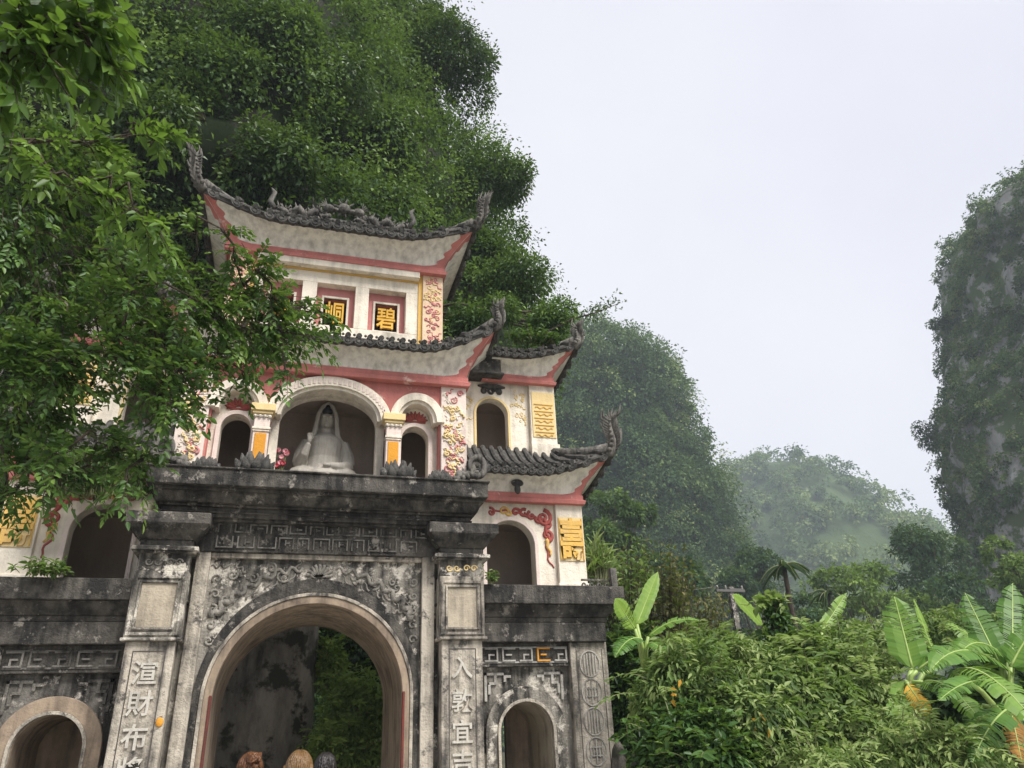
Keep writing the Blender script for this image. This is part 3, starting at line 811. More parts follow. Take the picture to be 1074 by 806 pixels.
for s in (-1, 1):
    for (u, r, h) in ((1.12, 0.30, 0.36), (1.82, 0.2, 0.24)):
        m = MB(); lotus(m, s * u, -0.42, 5.5, r, h); P(m, 'lotus_ornament', TILE, bevel=0, smooth=True)
    m = MB()          # stone dragon scroll at the end of the cornice
    pts = []
    for k in range(24):
        t = k / 23; pts.append((s * (2.08 + 0.38 * t + 0.03 * math.sin(t * 20)), -0.40, 5.56 + 0.30 * t + 0.07 * math.sin(t * 9)))
    m.tube(pts, [0.09 - 0.03 * k / 23 for k in range(24)], 7)
    m.tube([(s * 2.45 + s * 0.13 * math.cos(a), -0.45, 5.83 + 0.17 * math.sin(a)) for a in np.linspace(-2.2, 3.6, 20)], [0.06] * 14 + [0.055, 0.05, 0.045, 0.04, 0.03, 0.02], 7)
    for k in range(16): m.ball((s * (2.06 + 0.027 * k), -0.42 + 0.06 * math.sin(k * 2.2), 5.55 + 0.012 * k), 0.055, 6, 4)
    for k in range(7):
        p = pts[3 * k + 2]; m.tube([p, (p[0] - s * 0.03, p[1], p[2] + 0.17)], [0.035, 0.005], 4)
    P(m, 'dragon_ornament', FINI, bevel=0, smooth=True)
roof([(-2.5, 2.4), (-2.5, 0.47), (2.5, 0.47), (2.5, 2.4)], 7.76, 0.17, 0.33, 0.36, 0.55, 1.0, 0.55, 0.34, (0.34, 0.15), te=0.16, scallop=0.2)

# ---- second storey side blocks
for s in (-1, 1):
    c = s * 3.13
    m = MB(); arch_wall(m, *sorted((s * 2.56, s * 3.9)), 6.3, 8.2, 1.0, 1.2, [(c, 0.32, 7.48, 0.33)])
    sw = P(m, 'side_storey_wall', WHITE, bevel=0.006)
    m = MB(); m.ring(arc(c, 7.48, 0.322, 0.332, 20, 6.302), arc(c, 7.48, 0.37, 0.38, 20, 6.302), 0.975, 1.0); P(m, 'side_arch_rim', YELP, sw, bevel=0.004)
    m = MB(); m.box(*sorted((s * 2.56, s * 4.4)), 2.2, 2.4, 6.3, 8.2); m.box(*sorted((s * 3.9, s * 4.4)), 1.42, 2.2, 6.3, 8.2); m.box(*sorted((s * 2.56, s * 4.4)), 1.1, 2.4, 8.02, 8.19)
    m.box(*sorted((s * 2.56, s * 2.7)), 1.2, 2.2, 6.3, 8.02)
    P(m, 'niche_interior', INNER, sw, bevel=0)
    m = MB(); m.box(*sorted((s * 3.9, s * 4.44)), 0.9, 1.42, 6.3, 8.2); m.box(*sorted((s * 3.88, s * 4.47)), 0.85, 1.45, 6.3, 6.88, 0, 0)
    pl = P(m, 'side_pillar', WHITE, bevel=0.012)
    m = MB(); m.box(*sorted((s * 3.94, s * 4.42)), 0.885, 0.9, 7.02, 8.0); P(m, 'yellow_panel', YELP, pl, bevel=0)
    m = MB(); c0 = s * 4.18
    for k in range(5): m.box(c0 - 0.2, c0 + 0.2, 0.87, 0.886, 7.12 + k * 0.15, 7.135 + k * 0.15); vine(m, [(c0 - 0.17, 7.06 + k * 0.15), (c0 + 0.17, 7.06 + k * 0.15)], 0.885, 0.018, 0.02, 12, False)
    P(m, 'panel_relief', YEL, pl, bevel=0)
    m = MB(); scatter_relief(m, *sorted((s * 3.5, s * 3.88)), 7.3, 8.1, 1.0, 18, 0.05, 0.014, 51 + s); scatter_relief(m, *sorted((s * 2.58, s * 2.76)), 7.3, 8.1, 1.0, 8, 0.05, 0.014, 55 + s)
    P(m, 'flower_relief', YELP, sw, bevel=0, smooth=True)
    m = MB(); scroll(m, c, 7.98, 0.99, 0.09, 0.035, 1.3, 0, 1); m.ball((c - 0.16, 0.99, 7.98), 0.07, 7, 5); m.ball((c + 0.16, 0.99, 7.98), 0.07, 7, 5); m.ball((c, 0.98, 8.08), (0.3, 0.07, 0.06), 8, 5)
    P(m, 'keystone_ornament', TILE, sw, bevel=0, smooth=True)
    m = MB(); m.box(*sorted((s * 2.6, s * 3.25)), 0.62, 1.0, 8.22, 8.70); m.box(*sorted((s * 2.6, s * 3.3)), 0.56, 1.0, 8.16, 8.22); P(m, 'roof_junction', BLACK, bevel=0.03)
    pth = [(2.9, 0.85), (4.40, 0.85), (4.40, 2.4)]
    if s < 0: pth = [(-4.40, 2.4), (-4.40, 0.85), (-2.9, 0.85)]
    roof(pth, 8.15, 0.15, 0.26, 0.30, 0.32, 0.9, 0.5, 0.36, (0.30, 0.14), te=0.14, scallop=0.17)

# ---- third storey
m = MB()
m.box(-2.1, 2.1, 1.75, 2.4, 8.3, 10.6)                      # core
m.box(-1.65, 1.65, 0.9, 1.75, 8.3, 9.05); m.box(-1.65, 1.65, 0.9, 1.75, 10.02, 10.56)
wx = [(-1.45, -0.70), (-0.42, 0.33), (0.60, 1.35)]
edges = [-1.65, -1.45, -0.70, -0.42, 0.33, 0.60, 1.35, 1.65]
for a, b in ((-1.65, -1.45), (-0.70, -0.42), (0.33, 0.60), (1.35, 1.65)): m.box(a, b, 0.9, 1.75, 9.05, 10.02)
w3 = P(m, 'upper_storey_wall', WHITE, bevel=0.008)
for (a, b), ch in zip(wx, '寺峒碧'):
    m = MB(); cxx = (a + b) / 2; hw_ = 0.225; z0_, z1_ = 9.15, 9.78
    for q in ((a, cxx - hw_, 9.052, 10.018), (cxx + hw_, b, 9.052, 10.018), (cxx - hw_, cxx + hw_, 9.052, z0_), (cxx - hw_, cxx + hw_, z1_, 10.018)):
        m.box(q[0], q[1], 1.08, 1.25, q[2], q[3])
    wi = P(m, 'window', PINKPALE, bevel=0)
    m = MB(); t = 0.045
    m.box(cxx - hw_ - t, cxx - hw_, 1.05, 1.12, z0_ - t, z1_ + t); m.box(cxx + hw_, cxx + hw_ + t, 1.05, 1.12, z0_ - t, z1_ + t)
    m.box(cxx - hw_, cxx + hw_, 1.052, 1.12, z1_, z1_ + t); m.box(cxx - hw_, cxx + hw_, 1.052, 1.12, z0_ - t, z0_)
    P(m, 'window_frame', WHITE, wi, bevel=0.006)
    m = MB(); m.box(cxx - hw_, cxx + hw_, 1.35, 1.40, z0_, z1_); P(m, 'painted_dark_back', PAINTED_DARK, wi, bevel=0)  # solid back panel; the window's inner darkness is put into its colour
    m = MB(); put_glyph(m, ch, cxx, 1.10, (z0_ + z1_) / 2, 0.40, 0.03, 0.005, 1.3); P(m, 'gold_character', GOLD, wi, bevel=0)
for s in (-1, 1):
    m = MB(); m.box(*sorted((s * 1.68, s * 2.1)), 0.82, 1.75, 8.3, 10.57); pl = P(m, 'painted_pillar', PEACH, bevel=0.012)
    m = MB(); m.box(*sorted((s * 1.60, s * 1.685)), 0.87, 0.9, 8.6, 10.56); P(m, 'yellow_edge', YEL, pl, bevel=0)
    m = MB(); scatter_relief(m, *sorted((s * 1.70, s * 2.08)), 8.7, 10.45, 0.82, 40, 0.06, 0.017, 61 + s); P(m, 'pillar_relief', PINKPALE, pl, bevel=0, smooth=True)
    m = MB(); scatter_relief(m, *sorted((s * 1.70, s * 2.08)), 9.3, 10.45, 0.82, 18, 0.06, 0.018, 71 + s); P(m, 'yellow_relief', YELP, pl, bevel=0, smooth=True)
m = MB(); m.box(-1.6, 1.6, 0.72, 0.9, 10.30, 10.50); P(m, 'cream_soffit', WHITE, w3, bevel=0.01)
m = MB(); m.box(-1.6, 1.6, 0.86, 0.9, 10.27, 10.298); P(m, 'yellow_line', YEL, w3, bevel=0)
r3, S3, top3 = roof([(-2.16, 2.4), (-2.16, 0.75), (2.10, 0.75), (2.10, 2.4)], 10.44, 0.16, 0.34, 0.40, 0.38, 1.05, 0.7, 0.55, (0.48, 0.36), te=0.17, scallop=0.21)
m = MB(); m.box(-1.5, 1.5, 1.43, 1.62, 11.66, 12.0); m.tube([(-1.6, 1.52, 12.02), (0, 1.52, 11.98), (1.6, 1.52, 12.02)], 0.11, 8); P(m, 'ridge', TILE, r3, bevel=0)
for s in (-1, 1):
    m = MB(); rs = random.Random(90 + s)
    pts = [(s * (1.45 - 1.15 * k / 25), 1.45 + 0.05 * math.sin(k), 12.06 + 0.075 * math.sin(k * 0.75) + 0.003 * k) for k in range(26)]
    m.tube(pts, [0.04 + 0.03 * math.sin(PI * k / 25) + (0.012 if k % 2 else 0) for k in range(26)], 7)
    for k in range(60): q = pts[rs.randint(0, 25)]; a_ = (q[0] + rs.uniform(-.1, .1), 1.42, q[2] + rs.uniform(-.1, .08)); m.tube([a_, (a_[0] + rs.uniform(-.08, .08), 1.42, a_[2] + rs.uniform(.05, .16))], [0.03, 0.004], 4)
    for k in range(2, 26, 2): m.tube([pts[k], (pts[k][0] + s * 0.05, 1.45, pts[k][2] + 0.2)], [0.04, 0.005], 4)
    hx, hz = s * 0.32, 12.3
    m.ball((hx, 1.42, hz), (0.13, 0.09, 0.1)); m.ball((hx - s * 0.13, 1.41, hz - 0.02), (0.09, 0.06, 0.05))
    for k in range(5): m.tube([(hx + s * 0.05, 1.43, hz + 0.04), (hx + s * (0.1 + 0.04 * k), 1.43, hz + 0.28 - 0.05 * k)], [0.03, 0.004], 4)
    m.tube([(s * 1.45, 1.45, 12.1), (s * 1.55, 1.45, 12.3), (s * 1.48, 1.45, 12.55), (s * 1.56, 1.45, 12.66)], [0.06, 0.06, 0.05, 0.01], 6)
    P(m, 'ridge_dragon', FINI, r3, bevel=0, smooth=True)
m = MB()
for k in range(9):
    a = 2 * PI * k / 9; m.tube([(0.1 * math.cos(a), 1.45, 12.35 + 0.1 * math.sin(a)), (0.27 * math.cos(a), 1.45, 12.38 + 0.27 * math.sin(a))], [0.05, 0.006], 4)
m.ball((0, 1.45, 12.35), 0.14)
P(m, 'ridge_sun', FINI, r3, bevel=0, smooth=True)

# ================================================================== STATUE AND OFFERINGS
def remesh(mb, name, mat, parent=None, vox=0.02, smooth=4, loc=None):
    o = mb.build(name, mat, parent, 0, True, loc)
    r = o.modifiers.new('remesh', 'REMESH'); r.mode = 'VOXEL'; r.voxel_size = vox; r.use_smooth_shade = True
    s = o.modifiers.new('smooth', 'SMOOTH'); s.factor = 0.5; s.iterations = smooth
    return o


st = empty('seated_statue', (GX - 0.02, GY + 1.55, 5.5), 'pale stone statue of a seated hooded figure in the large arched niche', 'statue')
m = MB()
m.lathe((0, 0, 0), [(0.62, 0.0), (0.64, 0.2), (0.58, 0.34), (0.54, 0.5)], 20)
m.ball((-0.34, -0.10, 0.62), (0.34, 0.34, 0.2)); m.ball((0.34, -0.10, 0.62), (0.34, 0.34, 0.2)); m.ball((0, -0.2, 0.6), (0.4, 0.32, 0.17))
m.lathe((0, 0, 0.5), [(0.42, 0.0), (0.36, 0.25), (0.32, 0.5), (0.36, 0.75), (0.34, 0.88), (0.2, 0.98), (0.12, 1.04), (0.11, 1.16)], 20)
for s in (-1, 1):
    m.tube([(s * 0.3, 0, 1.32), (s * 0.42, -0.05, 1.05), (s * 0.44, -0.12, 0.85)], [0.15, 0.14, 0.14], 10)
    m.ball((s * 0.40, -0.02, 0.8), (0.16, 0.2, 0.28))
    for k in range(3): m.tube([(s * (0.16 + 0.1 * k), -0.36 + 0.03 * k, 0.42), (s * (0.1 + 0.08 * k), -0.40 + 0.04 * k, 0.58), (s * 0.08, -0.33, 0.8)], 0.03, 6)
m.tube([(-0.44, -0.12, 0.85), (-0.36, -0.34, 1.0), (-0.30, -0.40, 1.18)], [0.13, 0.08, 0.05], 10)
m.tube([(0.44, -0.12, 0.85), (0.3, -0.32, 0.78), (0.1, -0.4, 0.78)], [0.13, 0.09, 0.06], 10)
m.ball((-0.29, -0.41, 1.26), (0.05, 0.03, 0.07)); m.ball((0.05, -0.41, 0.78), (0.08, 0.05, 0.04))
for k in range(4): m.tube([(-0.33 + 0.025 * k, -0.41, 1.30), (-0.335 + 0.028 * k, -0.415, 1.36), (-0.33 + 0.026 * k, -0.43, 1.40 - 0.012 * abs(k - 1.5))], [0.014, 0.013, 0.01], 6)
m.tube([(-0.25, -0.42, 1.25), (-0.225, -0.45, 1.29), (-0.24, -0.46, 1.33)], [0.015, 0.013, 0.01], 6)
m.ball((0, -0.05, 1.78), (0.135, 0.15, 0.19), 16, 12)
m.ball((0, -0.20, 1.765), (0.022, 0.04, 0.055)); m.ball((0, -0.19, 1.685), (0.045, 0.028, 0.016)); m.ball((0, -0.18, 1.64), (0.05, 0.03, 0.03))
for s in (-1, 1):
    m.ball((s * 0.055, -0.182, 1.79), (0.034, 0.026, 0.016)); m.ball((s * 0.06, -0.182, 1.84), (0.05, 0.028, 0.014)); m.ball((s * 0.14, -0.04, 1.76), (0.02, 0.03, 0.07))
remesh(m, 'figure', STONE, st, 0.014, 1)
m = MB()      # hood and shoulder veil
m.tube([(-0.36, -0.06, 1.22), (-0.22, -0.13, 1.45), (-0.185, -0.14, 1.7), (-0.165, -0.13, 1.9), (-0.09, -0.12, 2.06), (0, -0.12, 2.12), (0.09, -0.12, 2.06), (0.165, -0.13, 1.9), (0.185, -0.14, 1.7), (0.22, -0.13, 1.45), (0.36, -0.06, 1.22)], [0.07, 0.055, 0.045, 0.045, 0.045, 0.05, 0.045, 0.045, 0.045, 0.055, 0.07], 10)
m.ball((0, 0.05, 1.82), (0.19, 0.15, 0.29), 16, 12); m.ball((0, 0.08, 1.45), (0.27, 0.14, 0.3), 14, 10)
remesh(m, 'hood', STONE, st, 0.018, 3)
m = MB(); m.ball((0, -0.13, 1.955), (0.105, 0.07, 0.075)); m.ball((0, -0.14, 2.03), (0.05, 0.05, 0.06)); m.build('topknot', HAIRBLK, st, 0, True)

vz = empty('flower_vase', (GX - 0.80, GY + 1.12, 5.5), 'dark vase with red and pink flowers at the left end of the arched niche', 'vase')
m = MB(); m.lathe((0, 0, 0), [(0.06, 0), (0.09, 0.12), (0.1, 0.25), (0.05, 0.38), (0.065, 0.44)], 14); m.build('vase_body', plain('glazed_clay', (0.06, 0.055, 0.06), 0.25), vz, 0, True)
m = MB(); mp_ = MB(); ms_ = MB(); rs = random.Random(4)
for k in range(13):
    a = rs.uniform(0, 6.28); r_ = rs.uniform(0.03, 0.15); z = rs.uniform(0.62, 1.02)
    p = (r_ * math.cos(a), r_ * 0.6 * math.sin(a), z); ms_.tube([(0, 0, 0.4), (p[0] * 0.5, p[1] * 0.5, 0.55), p], 0.008, 4)
    t = m if k % 2 else mp_
    for q in range(7):
        b = 2 * PI * q / 7; t.tube([p, (p[0] + 0.045 * math.cos(b), p[1] - 0.02, p[2] + 0.045 * math.sin(b))], [0.012, 0.022], 5)
m.build('red_flowers', plain('red_petals', (0.35, 0.03, 0.05), 0.6), vz); mp_.build('pink_flowers', plain('pink_petals', (0.65, 0.30, 0.34), 0.6), vz); ms_.build('flower_stems', STEM, vz)
gp = empty('offering_plant', (GX - 0.45, GY + 1.0, 5.5), 'small bright green leafy pot plant in front of the seated statue', 'plant')
m = MB(); m.lathe((0, 0, 0), [(0.1, 0), (0.14, 0.2), (0.15, 0.3)], 12); m.build('pot', plain('plant_pot', (0.08, 0.14, 0.09), 0.4), gp, 0, True)


# ================================================================== VEGETATION TOOLS
def unit(a):
    return a / np.maximum(np.linalg.norm(a, axis=-1, keepdims=True), 1e-9)


def leaf_mesh(name, Pn, D, N, ln, wd, var, near=False, fold=0.18, droop=0.15):
    n = len(Pn); D = unit(D); N = N - D * np.sum(N * D, -1, keepdims=True); N = unit(N); W = np.cross(N, D)
    ln = np.broadcast_to(np.asarray(ln, float), (n,))[:, None]; wd = np.broadcast_to(np.asarray(wd, float), (n,))[:, None]
    dn = np.array([0, 0, -1.0])
    if near:
        a = [Pn, Pn + D * ln * 0.33 + W * wd * 0.5 + N * wd * fold, Pn + D * ln * 0.68 + W * wd * 0.36 + N * wd * fold + dn * ln * droop * 0.5,
             Pn + D * ln + dn * ln * droop, Pn + D * ln * 0.68 - W * wd * 0.36 + N * wd * fold + dn * ln * droop * 0.5, Pn + D * ln * 0.33 - W * wd * 0.5 + N * wd * fold]
        k = 6; idx = np.array([0, 3, 2, 1, 0, 5, 4, 3])[[0, 1, 2, 3, 4, 5, 6, 7]]; per = [4, 4]
        idx = np.array([0, 1, 2, 3, 0, 3, 4, 5])
    else:
        a = [Pn, Pn + D * ln * 0.45 + W * wd * 0.5 + N * wd * fold, Pn + D * ln + dn * ln * droop, Pn + D * ln * 0.45 - W * wd * 0.5 + N * wd * fold]
        k = 4; idx = np.array([0, 1, 2, 0, 2, 3]); per = [3, 3]
    V = np.stack(a, 1).reshape(-1, 3)
    F = (idx[None, :] + (np.arange(n) * k)[:, None]).reshape(-1)
    me = bpy.data.meshes.new(name)
    me.vertices.add(len(V)); me.vertices.foreach_set('co', V.astype(np.float32).ravel())
    me.loops.add(len(F)); me.loops.foreach_set('vertex_index', F.astype(np.int32))
    npoly = n * len(per); me.polygons.add(npoly)
    me.polygons.foreach_set('loop_start', (np.arange(npoly) * per[0]).astype(np.int32))
    me.update(calc_edges=True)
    at_ = me.attributes.new('var', 'FLOAT', 'POINT'); at_.data.foreach_set('value', np.repeat(np.clip(var, 0, 1), k).astype(np.float32))
    return me


def link(name, me, mat, parent=None):
    o = bpy.data.objects.new(name, me); C.objects.link(o)
    if not me.materials: me.materials.append(mat)
    if parent is not None: o.parent = parent
    return o


def clumps(centers, normals, radii, nper, ln, rg, flat=0.5, cvar=0.22, base=0.45, down=0.35, spread=1.0, ratio=0.45):
    """leaf arrays for a set of leafy clumps"""
    n = len(centers); N0 = unit(normals)
    cv = np.clip(base + rg.normal(0, cvar, n), 0, 1)
    ci = np.repeat(np.arange(n), nper); k = len(ci)
    off = rg.normal(0, 1, (k, 3)); off = unit(off) * (rg.random((k, 1)) ** 0.45) * radii[ci][:, None]
    nn = N0[ci]
    d = np.sum(off * nn, -1, keepdims=True); off = off - nn * d * (1 - flat)
    Pn = centers[ci] + off
    out = unit(off + nn * 0.3 * radii[ci][:, None])
    D = unit(out * spread + rg.normal(0, 0.5, (k, 3)) + np.array([0, 0, -down]))
    N = unit(nn * 0.7 + np.array([0, 0, 0.7]) + rg.normal(0, 0.45, (k, 3)))
    l = ln * rg.uniform(0.65, 1.3, k)
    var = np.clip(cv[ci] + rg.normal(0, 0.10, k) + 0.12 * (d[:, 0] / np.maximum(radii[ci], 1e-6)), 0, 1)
    return Pn, D, N, l, l * ratio * rg.uniform(0.8, 1.2, k), var


def lobes_to_clumps(lobes, n, rg, lo=0.55, up=0.25, out_=0.0):
    c = np.array([l[0] for l in lobes], float); r = np.array([l[1] if hasattr(l[1], '__len__') else (l[1],) * 3 for l in lobes], float)
    wgt = (r[:, 0] * r[:, 2]); wgt /= wgt.sum()
    i = rg.choice(len(lobes), n, p=wgt)
    d = rg.normal(0, 1, (n, 3)); d[:, 2] += up; d = unit(d)
    rad = (rg.uniform(lo, 1.04, n) + (rg.random(n) < out_) * rg.uniform(0, 0.35, n))[:, None]
    return c[i] + d * r[i] * rad, unit(d / r[i])


def catx(parts): return [np.concatenate(x) for x in zip(*parts)]


def trunk_mesh(name, base, lobes, rad, parent, mat=BARK, seed=0, wob=0.25):
    m = MB(); rs = random.Random(seed); base = Vector(base)
    cs = [Vector(l[0]) for l in lobes]; cen = sum(cs, Vector()) / len(cs)
    mid = base.lerp(cen, 0.55) + Vector((rs.uniform(-wob, wob), rs.uniform(-wob, wob), 0))
    ht = (cen - base).length
    m.tube([base - Vector((0, 0, 0.2)), base.lerp(mid, 0.25), base.lerp(mid, 0.6) + Vector((rs.uniform(-wob, wob), rs.uniform(-wob, wob), 0)) * 0.4, mid, mid.lerp(cen, 0.7)], [rad * 1.35, rad * 1.05, rad * 0.85, rad * 0.7, rad * 0.35], 8)
    for l in lobes:
        c = Vector(l[0]); s = base.lerp(mid, rs.uniform(0.6, 1.0)); k = s.lerp(c, 0.5) + Vector((rs.uniform(-wob, wob), rs.uniform(-wob, wob), rs.uniform(0, wob) * 1.5)) * 0.6
        m.tube([s, k, c], [rad * 0.42, rad * 0.26, rad * 0.08], 6)
        rr = l[1] if hasattr(l[1], '__len__') else (l[1],) * 3
        for q in range(4):
            e = c + Vector((rs.uniform(-1, 1) * rr[0], rs.uniform(-1, 1) * rr[1], rs.uniform(-0.5, 0.9) * rr[2])) * 0.8
            m.tube([k.lerp(c, 0.6), k.lerp(e, 0.6), e], [rad * 0.16, rad * 0.1, rad * 0.03], 4)
    return m.build(name, mat, parent, 0, True)


def tree(name, base, lobes, label, cat='tree', mat=FOL, leaf=0.16, nclump=120, nper=40, cr=0.55, rad=0.15, seed=1, group=None, near=False, base_v=0.45, cvar=0.22, down=0.35, ratio=0.45, lo=0.55, crown='crown', flat=0.5):
    base = Vector(base); rg = np.random.default_rng(seed)
    root = empty(name, base, label, cat, group)
    lob = [(tuple(Vector(l[0]) - base), l[1]) for l in lobes]
    trunk_mesh('trunk', (0, 0, 0), lob, rad, root, BARK, seed)
    c, nn = lobes_to_clumps(lob, nclump, rg, lo, out_=0.14 if near else 0.0)
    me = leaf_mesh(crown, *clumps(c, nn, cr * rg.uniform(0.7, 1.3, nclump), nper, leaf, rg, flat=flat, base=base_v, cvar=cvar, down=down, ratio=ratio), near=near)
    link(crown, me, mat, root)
    return root


# ================================================================== GROUND
def structure(o):
    o['kind'] = 'structure'; return o


def rockmat(name, c1, c2, moss, moss_amt, scale, zs=0.35):
    m, n, out = new_mat(name); l = n.links.new
    tcx = n.nodes.new('ShaderNodeTexCoord'); mp = n.nodes.new('ShaderNodeMapping'); mp.inputs['Scale'].default_value = (scale, scale, scale * zs)
    l(tcx.outputs['Object'], mp.inputs[0])
    a = node(n, 'ShaderNodeTexNoise', Scale=1, Detail=10, Roughness=0.7); l(mp.outputs[0], a.inputs['Vector'])
    b = node(n, 'ShaderNodeTexNoise', Scale=0.4, Detail=8, Roughness=0.65); l(tcx.outputs['Object'], b.inputs['Vector']); b.inputs['Scale'].default_value = scale * 0.9
    r1 = ramp(n, [(0.32, c2), (0.62, c1)]); l(a.outputs[0], r1.inputs[0])
    r2 = ramp(n, [(0.55 - moss_amt * 0.25, 0.0), (0.62 - moss_amt * 0.25, 1.0)]); l(b.outputs[0], r2.inputs[0])
    col = mixc(n, r2.outputs[0], r1.outputs[0], moss)
    bs = node(n, 'ShaderNodeBsdfPrincipled', Roughness=0.95); bs.inputs['Specular IOR Level'].default_value = 0.2; l(col, bs.inputs['Base Color'])
    bp = node(n, 'ShaderNodeBump', Strength=1.0, Distance=0.6 / scale * 0.3); l(a.outputs[0], bp.inputs['Height']); l(bp.outputs[0], bs.inputs['Normal'])
    l(bs.outputs[0], out.inputs[0]); return m


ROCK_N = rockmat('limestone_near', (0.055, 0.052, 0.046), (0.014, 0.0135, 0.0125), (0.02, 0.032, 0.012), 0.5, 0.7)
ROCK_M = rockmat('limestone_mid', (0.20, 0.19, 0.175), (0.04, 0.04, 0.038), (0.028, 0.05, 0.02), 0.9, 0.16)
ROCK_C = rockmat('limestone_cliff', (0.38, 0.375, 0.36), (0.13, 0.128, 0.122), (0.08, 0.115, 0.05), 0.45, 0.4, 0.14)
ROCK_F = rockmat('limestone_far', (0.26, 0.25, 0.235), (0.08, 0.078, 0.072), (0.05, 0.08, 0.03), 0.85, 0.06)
EARTH = masonry('earth', (0.12, 0.095, 0.065), (0.03, 0.04, 0.018), 0.55, scale=0.5, bump=0.6, seed=40)
PAVE = masonry('pale_bounce_paving', (0.58, 0.55, 0.49), (0.34, 0.32, 0.285), 0.35, scale=0.8, bump=0.4, seed=41)  # kept pale so the floor bounces light up to the eaves

m = MB()
n = 70; ext = 640
gx = [ext * (abs(t) ** 2.6) * (1 if t > 0 else -1) for t in np.linspace(-1, 1, n)]
m.add([(x + 3, y + 12, 0.0 if (-9 < x < 14 and -14 < y < 8) else (0.25 * mnoise.noise(Vector((x * 0.15, y * 0.15, 0))) - 0.05)) for y in gx for x in gx], [(j * n + i, j * n + i + 1, (j + 1) * n + i + 1, (j + 1) * n + i) for j in range(n - 1) for i in range(n - 1)])
structure(m.build('ground', EARTH, None, 0, True))
m = MB(); m.box(-8.5, 13, -13, 11.55, -0.1, 0.006); m.box(-1.0, 1.8, 11.55, 18, -0.1, 0.006)  # out of view; widened as a reflector for the undersides of the eaves
structure(m.build('paved_bounce_floor', PAVE))


# ================================================================== KARST HILLS
def hill(name, cx, cy_, prof, mat, amp, fs, sx=1.0, nu=130, nv=90, seed=0, rot=0.0, bulge=None):
    zt = prof[-1][1]; zs = [p[1] for p in prof]; rr = [p[0] for p in prof]
    zz = np.linspace(0, 1, nv) ** 0.9 * zt
    V = []
    for z in zz:
        r = float(np.interp(z, zs, rr))
        for k in range(nu):
            a = 2 * PI * k / nu
            d = Vector((math.cos(a), math.sin(a), 0))
            p = Vector((r * d.x * sx, r * d.y, z))
            q = Vector((p.x * fs, p.y * fs, p.z * fs * 0.8 + seed))
            e = mnoise.fractal(q, 0.9, 2.1, 5) * amp + mnoise.noise(q * 0.45 + Vector((9, 3, seed))) * amp * 1.3
            e *= min(1, r / (amp * 3))
            if bulge: e += bulge(a, z)
            p += d * e
            p.z += mnoise.noise(q * 0.8 + Vector((3, 8, 1))) * amp * 0.5 * (z / zt)
            c, s = math.cos(rot), math.sin(rot)
            V.append((cx + p.x * c - p.y * s, cy_ + p.x * s + p.y * c, p.z - 0.5))
    F = [(j * nu + k, j * nu + (k + 1) % nu, (j + 1) * nu + (k + 1) % nu, (j + 1) * nu + k) for j in range(nv - 1) for k in range(nu)]
    F.append(tuple((nv - 1) * nu + k for k in range(nu)))
    m = MB(); m.add(V, F); o = m.build(name, mat, None, 0, True); structure(o)
    bv = BVHTree.FromPolygons([Vector(v) for v in V], F)
    # visible sampling tables
    A = np.array(V); Fq = np.array(F[:-1])
    q0, q1, q2, q3 = (A[Fq[:, i]] for i in range(4))
    nrm = np.cross(q2 - q0, q3 - q1); area = np.linalg.norm(nrm, axis=1) * 0.5; nrm = unit(nrm); ctr = (q0 + q1 + q2 + q3) / 4
    return bv, (q0, q1, q2, q3, nrm, area, ctr)


def surf_samples(tab, n, rg, keep=None, facing=-0.35):
    q0, q1, q2, q3, nrm, area, ctr = tab
    view = unit(ctr - np.array(CAM)); f = np.sum(nrm * view, 1)
    az = np.degrees(np.arctan2(ctr[:, 0], ctr[:, 1]))
    ok = (f < -facing * -1 * -1 if False else f < 0.35) & (az > -32) & (az < 64)
    wgt = area * ok
    if keep is not None: wgt = wgt * keep(ctr, nrm, az)
    wgt = wgt / wgt.sum()
    i = rg.choice(len(wgt), n, p=wgt); u = rg.random((n, 1)); v = rg.random((n, 1))
    Pn = (q0[i] * (1 - u) + q1[i] * u) * (1 - v) + (q3[i] * (1 - u) + q2[i] * u) * v
    return Pn, nrm[i]


def forest(name, tab, mat, n, rad, nper, leaf, seed, keep=None, lift=0.5, base=0.42, cvar=0.2, ratio=0.6, ncl=9, cr=0.42):
    """trees standing on a slope: every tree is a dome of leafy clumps"""
    rg = np.random.default_rng(seed)
    Pn, N = surf_samples(tab, n, rg, keep)
    R_ = rad * np.exp(rg.normal(0, 0.32, n))
    cen = Pn + unit(N * 0.8 + np.array([0, 0, 0.8])) * (R_ * lift)[:, None]
    tv = np.clip(base + rg.normal(0, cvar, n), 0.02, 0.98)
    parts = []
    ti = np.repeat(np.arange(n), ncl); k = len(ti)
    d = rg.normal(0, 1, (k, 3)) + unit(N)[ti] * 0.8 + np.array([0, 0, 0.6]); d = unit(d)
    cc = cen[ti] + d * R_[ti][:, None] * rg.uniform(0.6, 1.0, (k, 1)) * np.array([1, 1, 0.85])
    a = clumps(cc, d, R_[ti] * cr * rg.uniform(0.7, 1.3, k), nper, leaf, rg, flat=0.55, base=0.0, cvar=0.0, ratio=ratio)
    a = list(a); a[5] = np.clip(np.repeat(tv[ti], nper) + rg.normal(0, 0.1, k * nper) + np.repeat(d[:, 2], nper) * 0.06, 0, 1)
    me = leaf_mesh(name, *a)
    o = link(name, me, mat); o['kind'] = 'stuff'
    return o


# near hill right behind the gate; a dark hollow is left open on its left face
def hollow(ctr, nrm, az):
    px_az, zz, dist = az, ctr[:, 2], np.hypot(ctr[:, 0], ctr[:, 1])
    sl = (zz - 1.62) / dist
    return np.where((az > -16) & (az < -6) & (sl > 0.6) & (sl < 0.93), 0.0, 1.0)


def sstep(x): x = min(1, max(0, x)); return x * x * (3 - 2 * x)


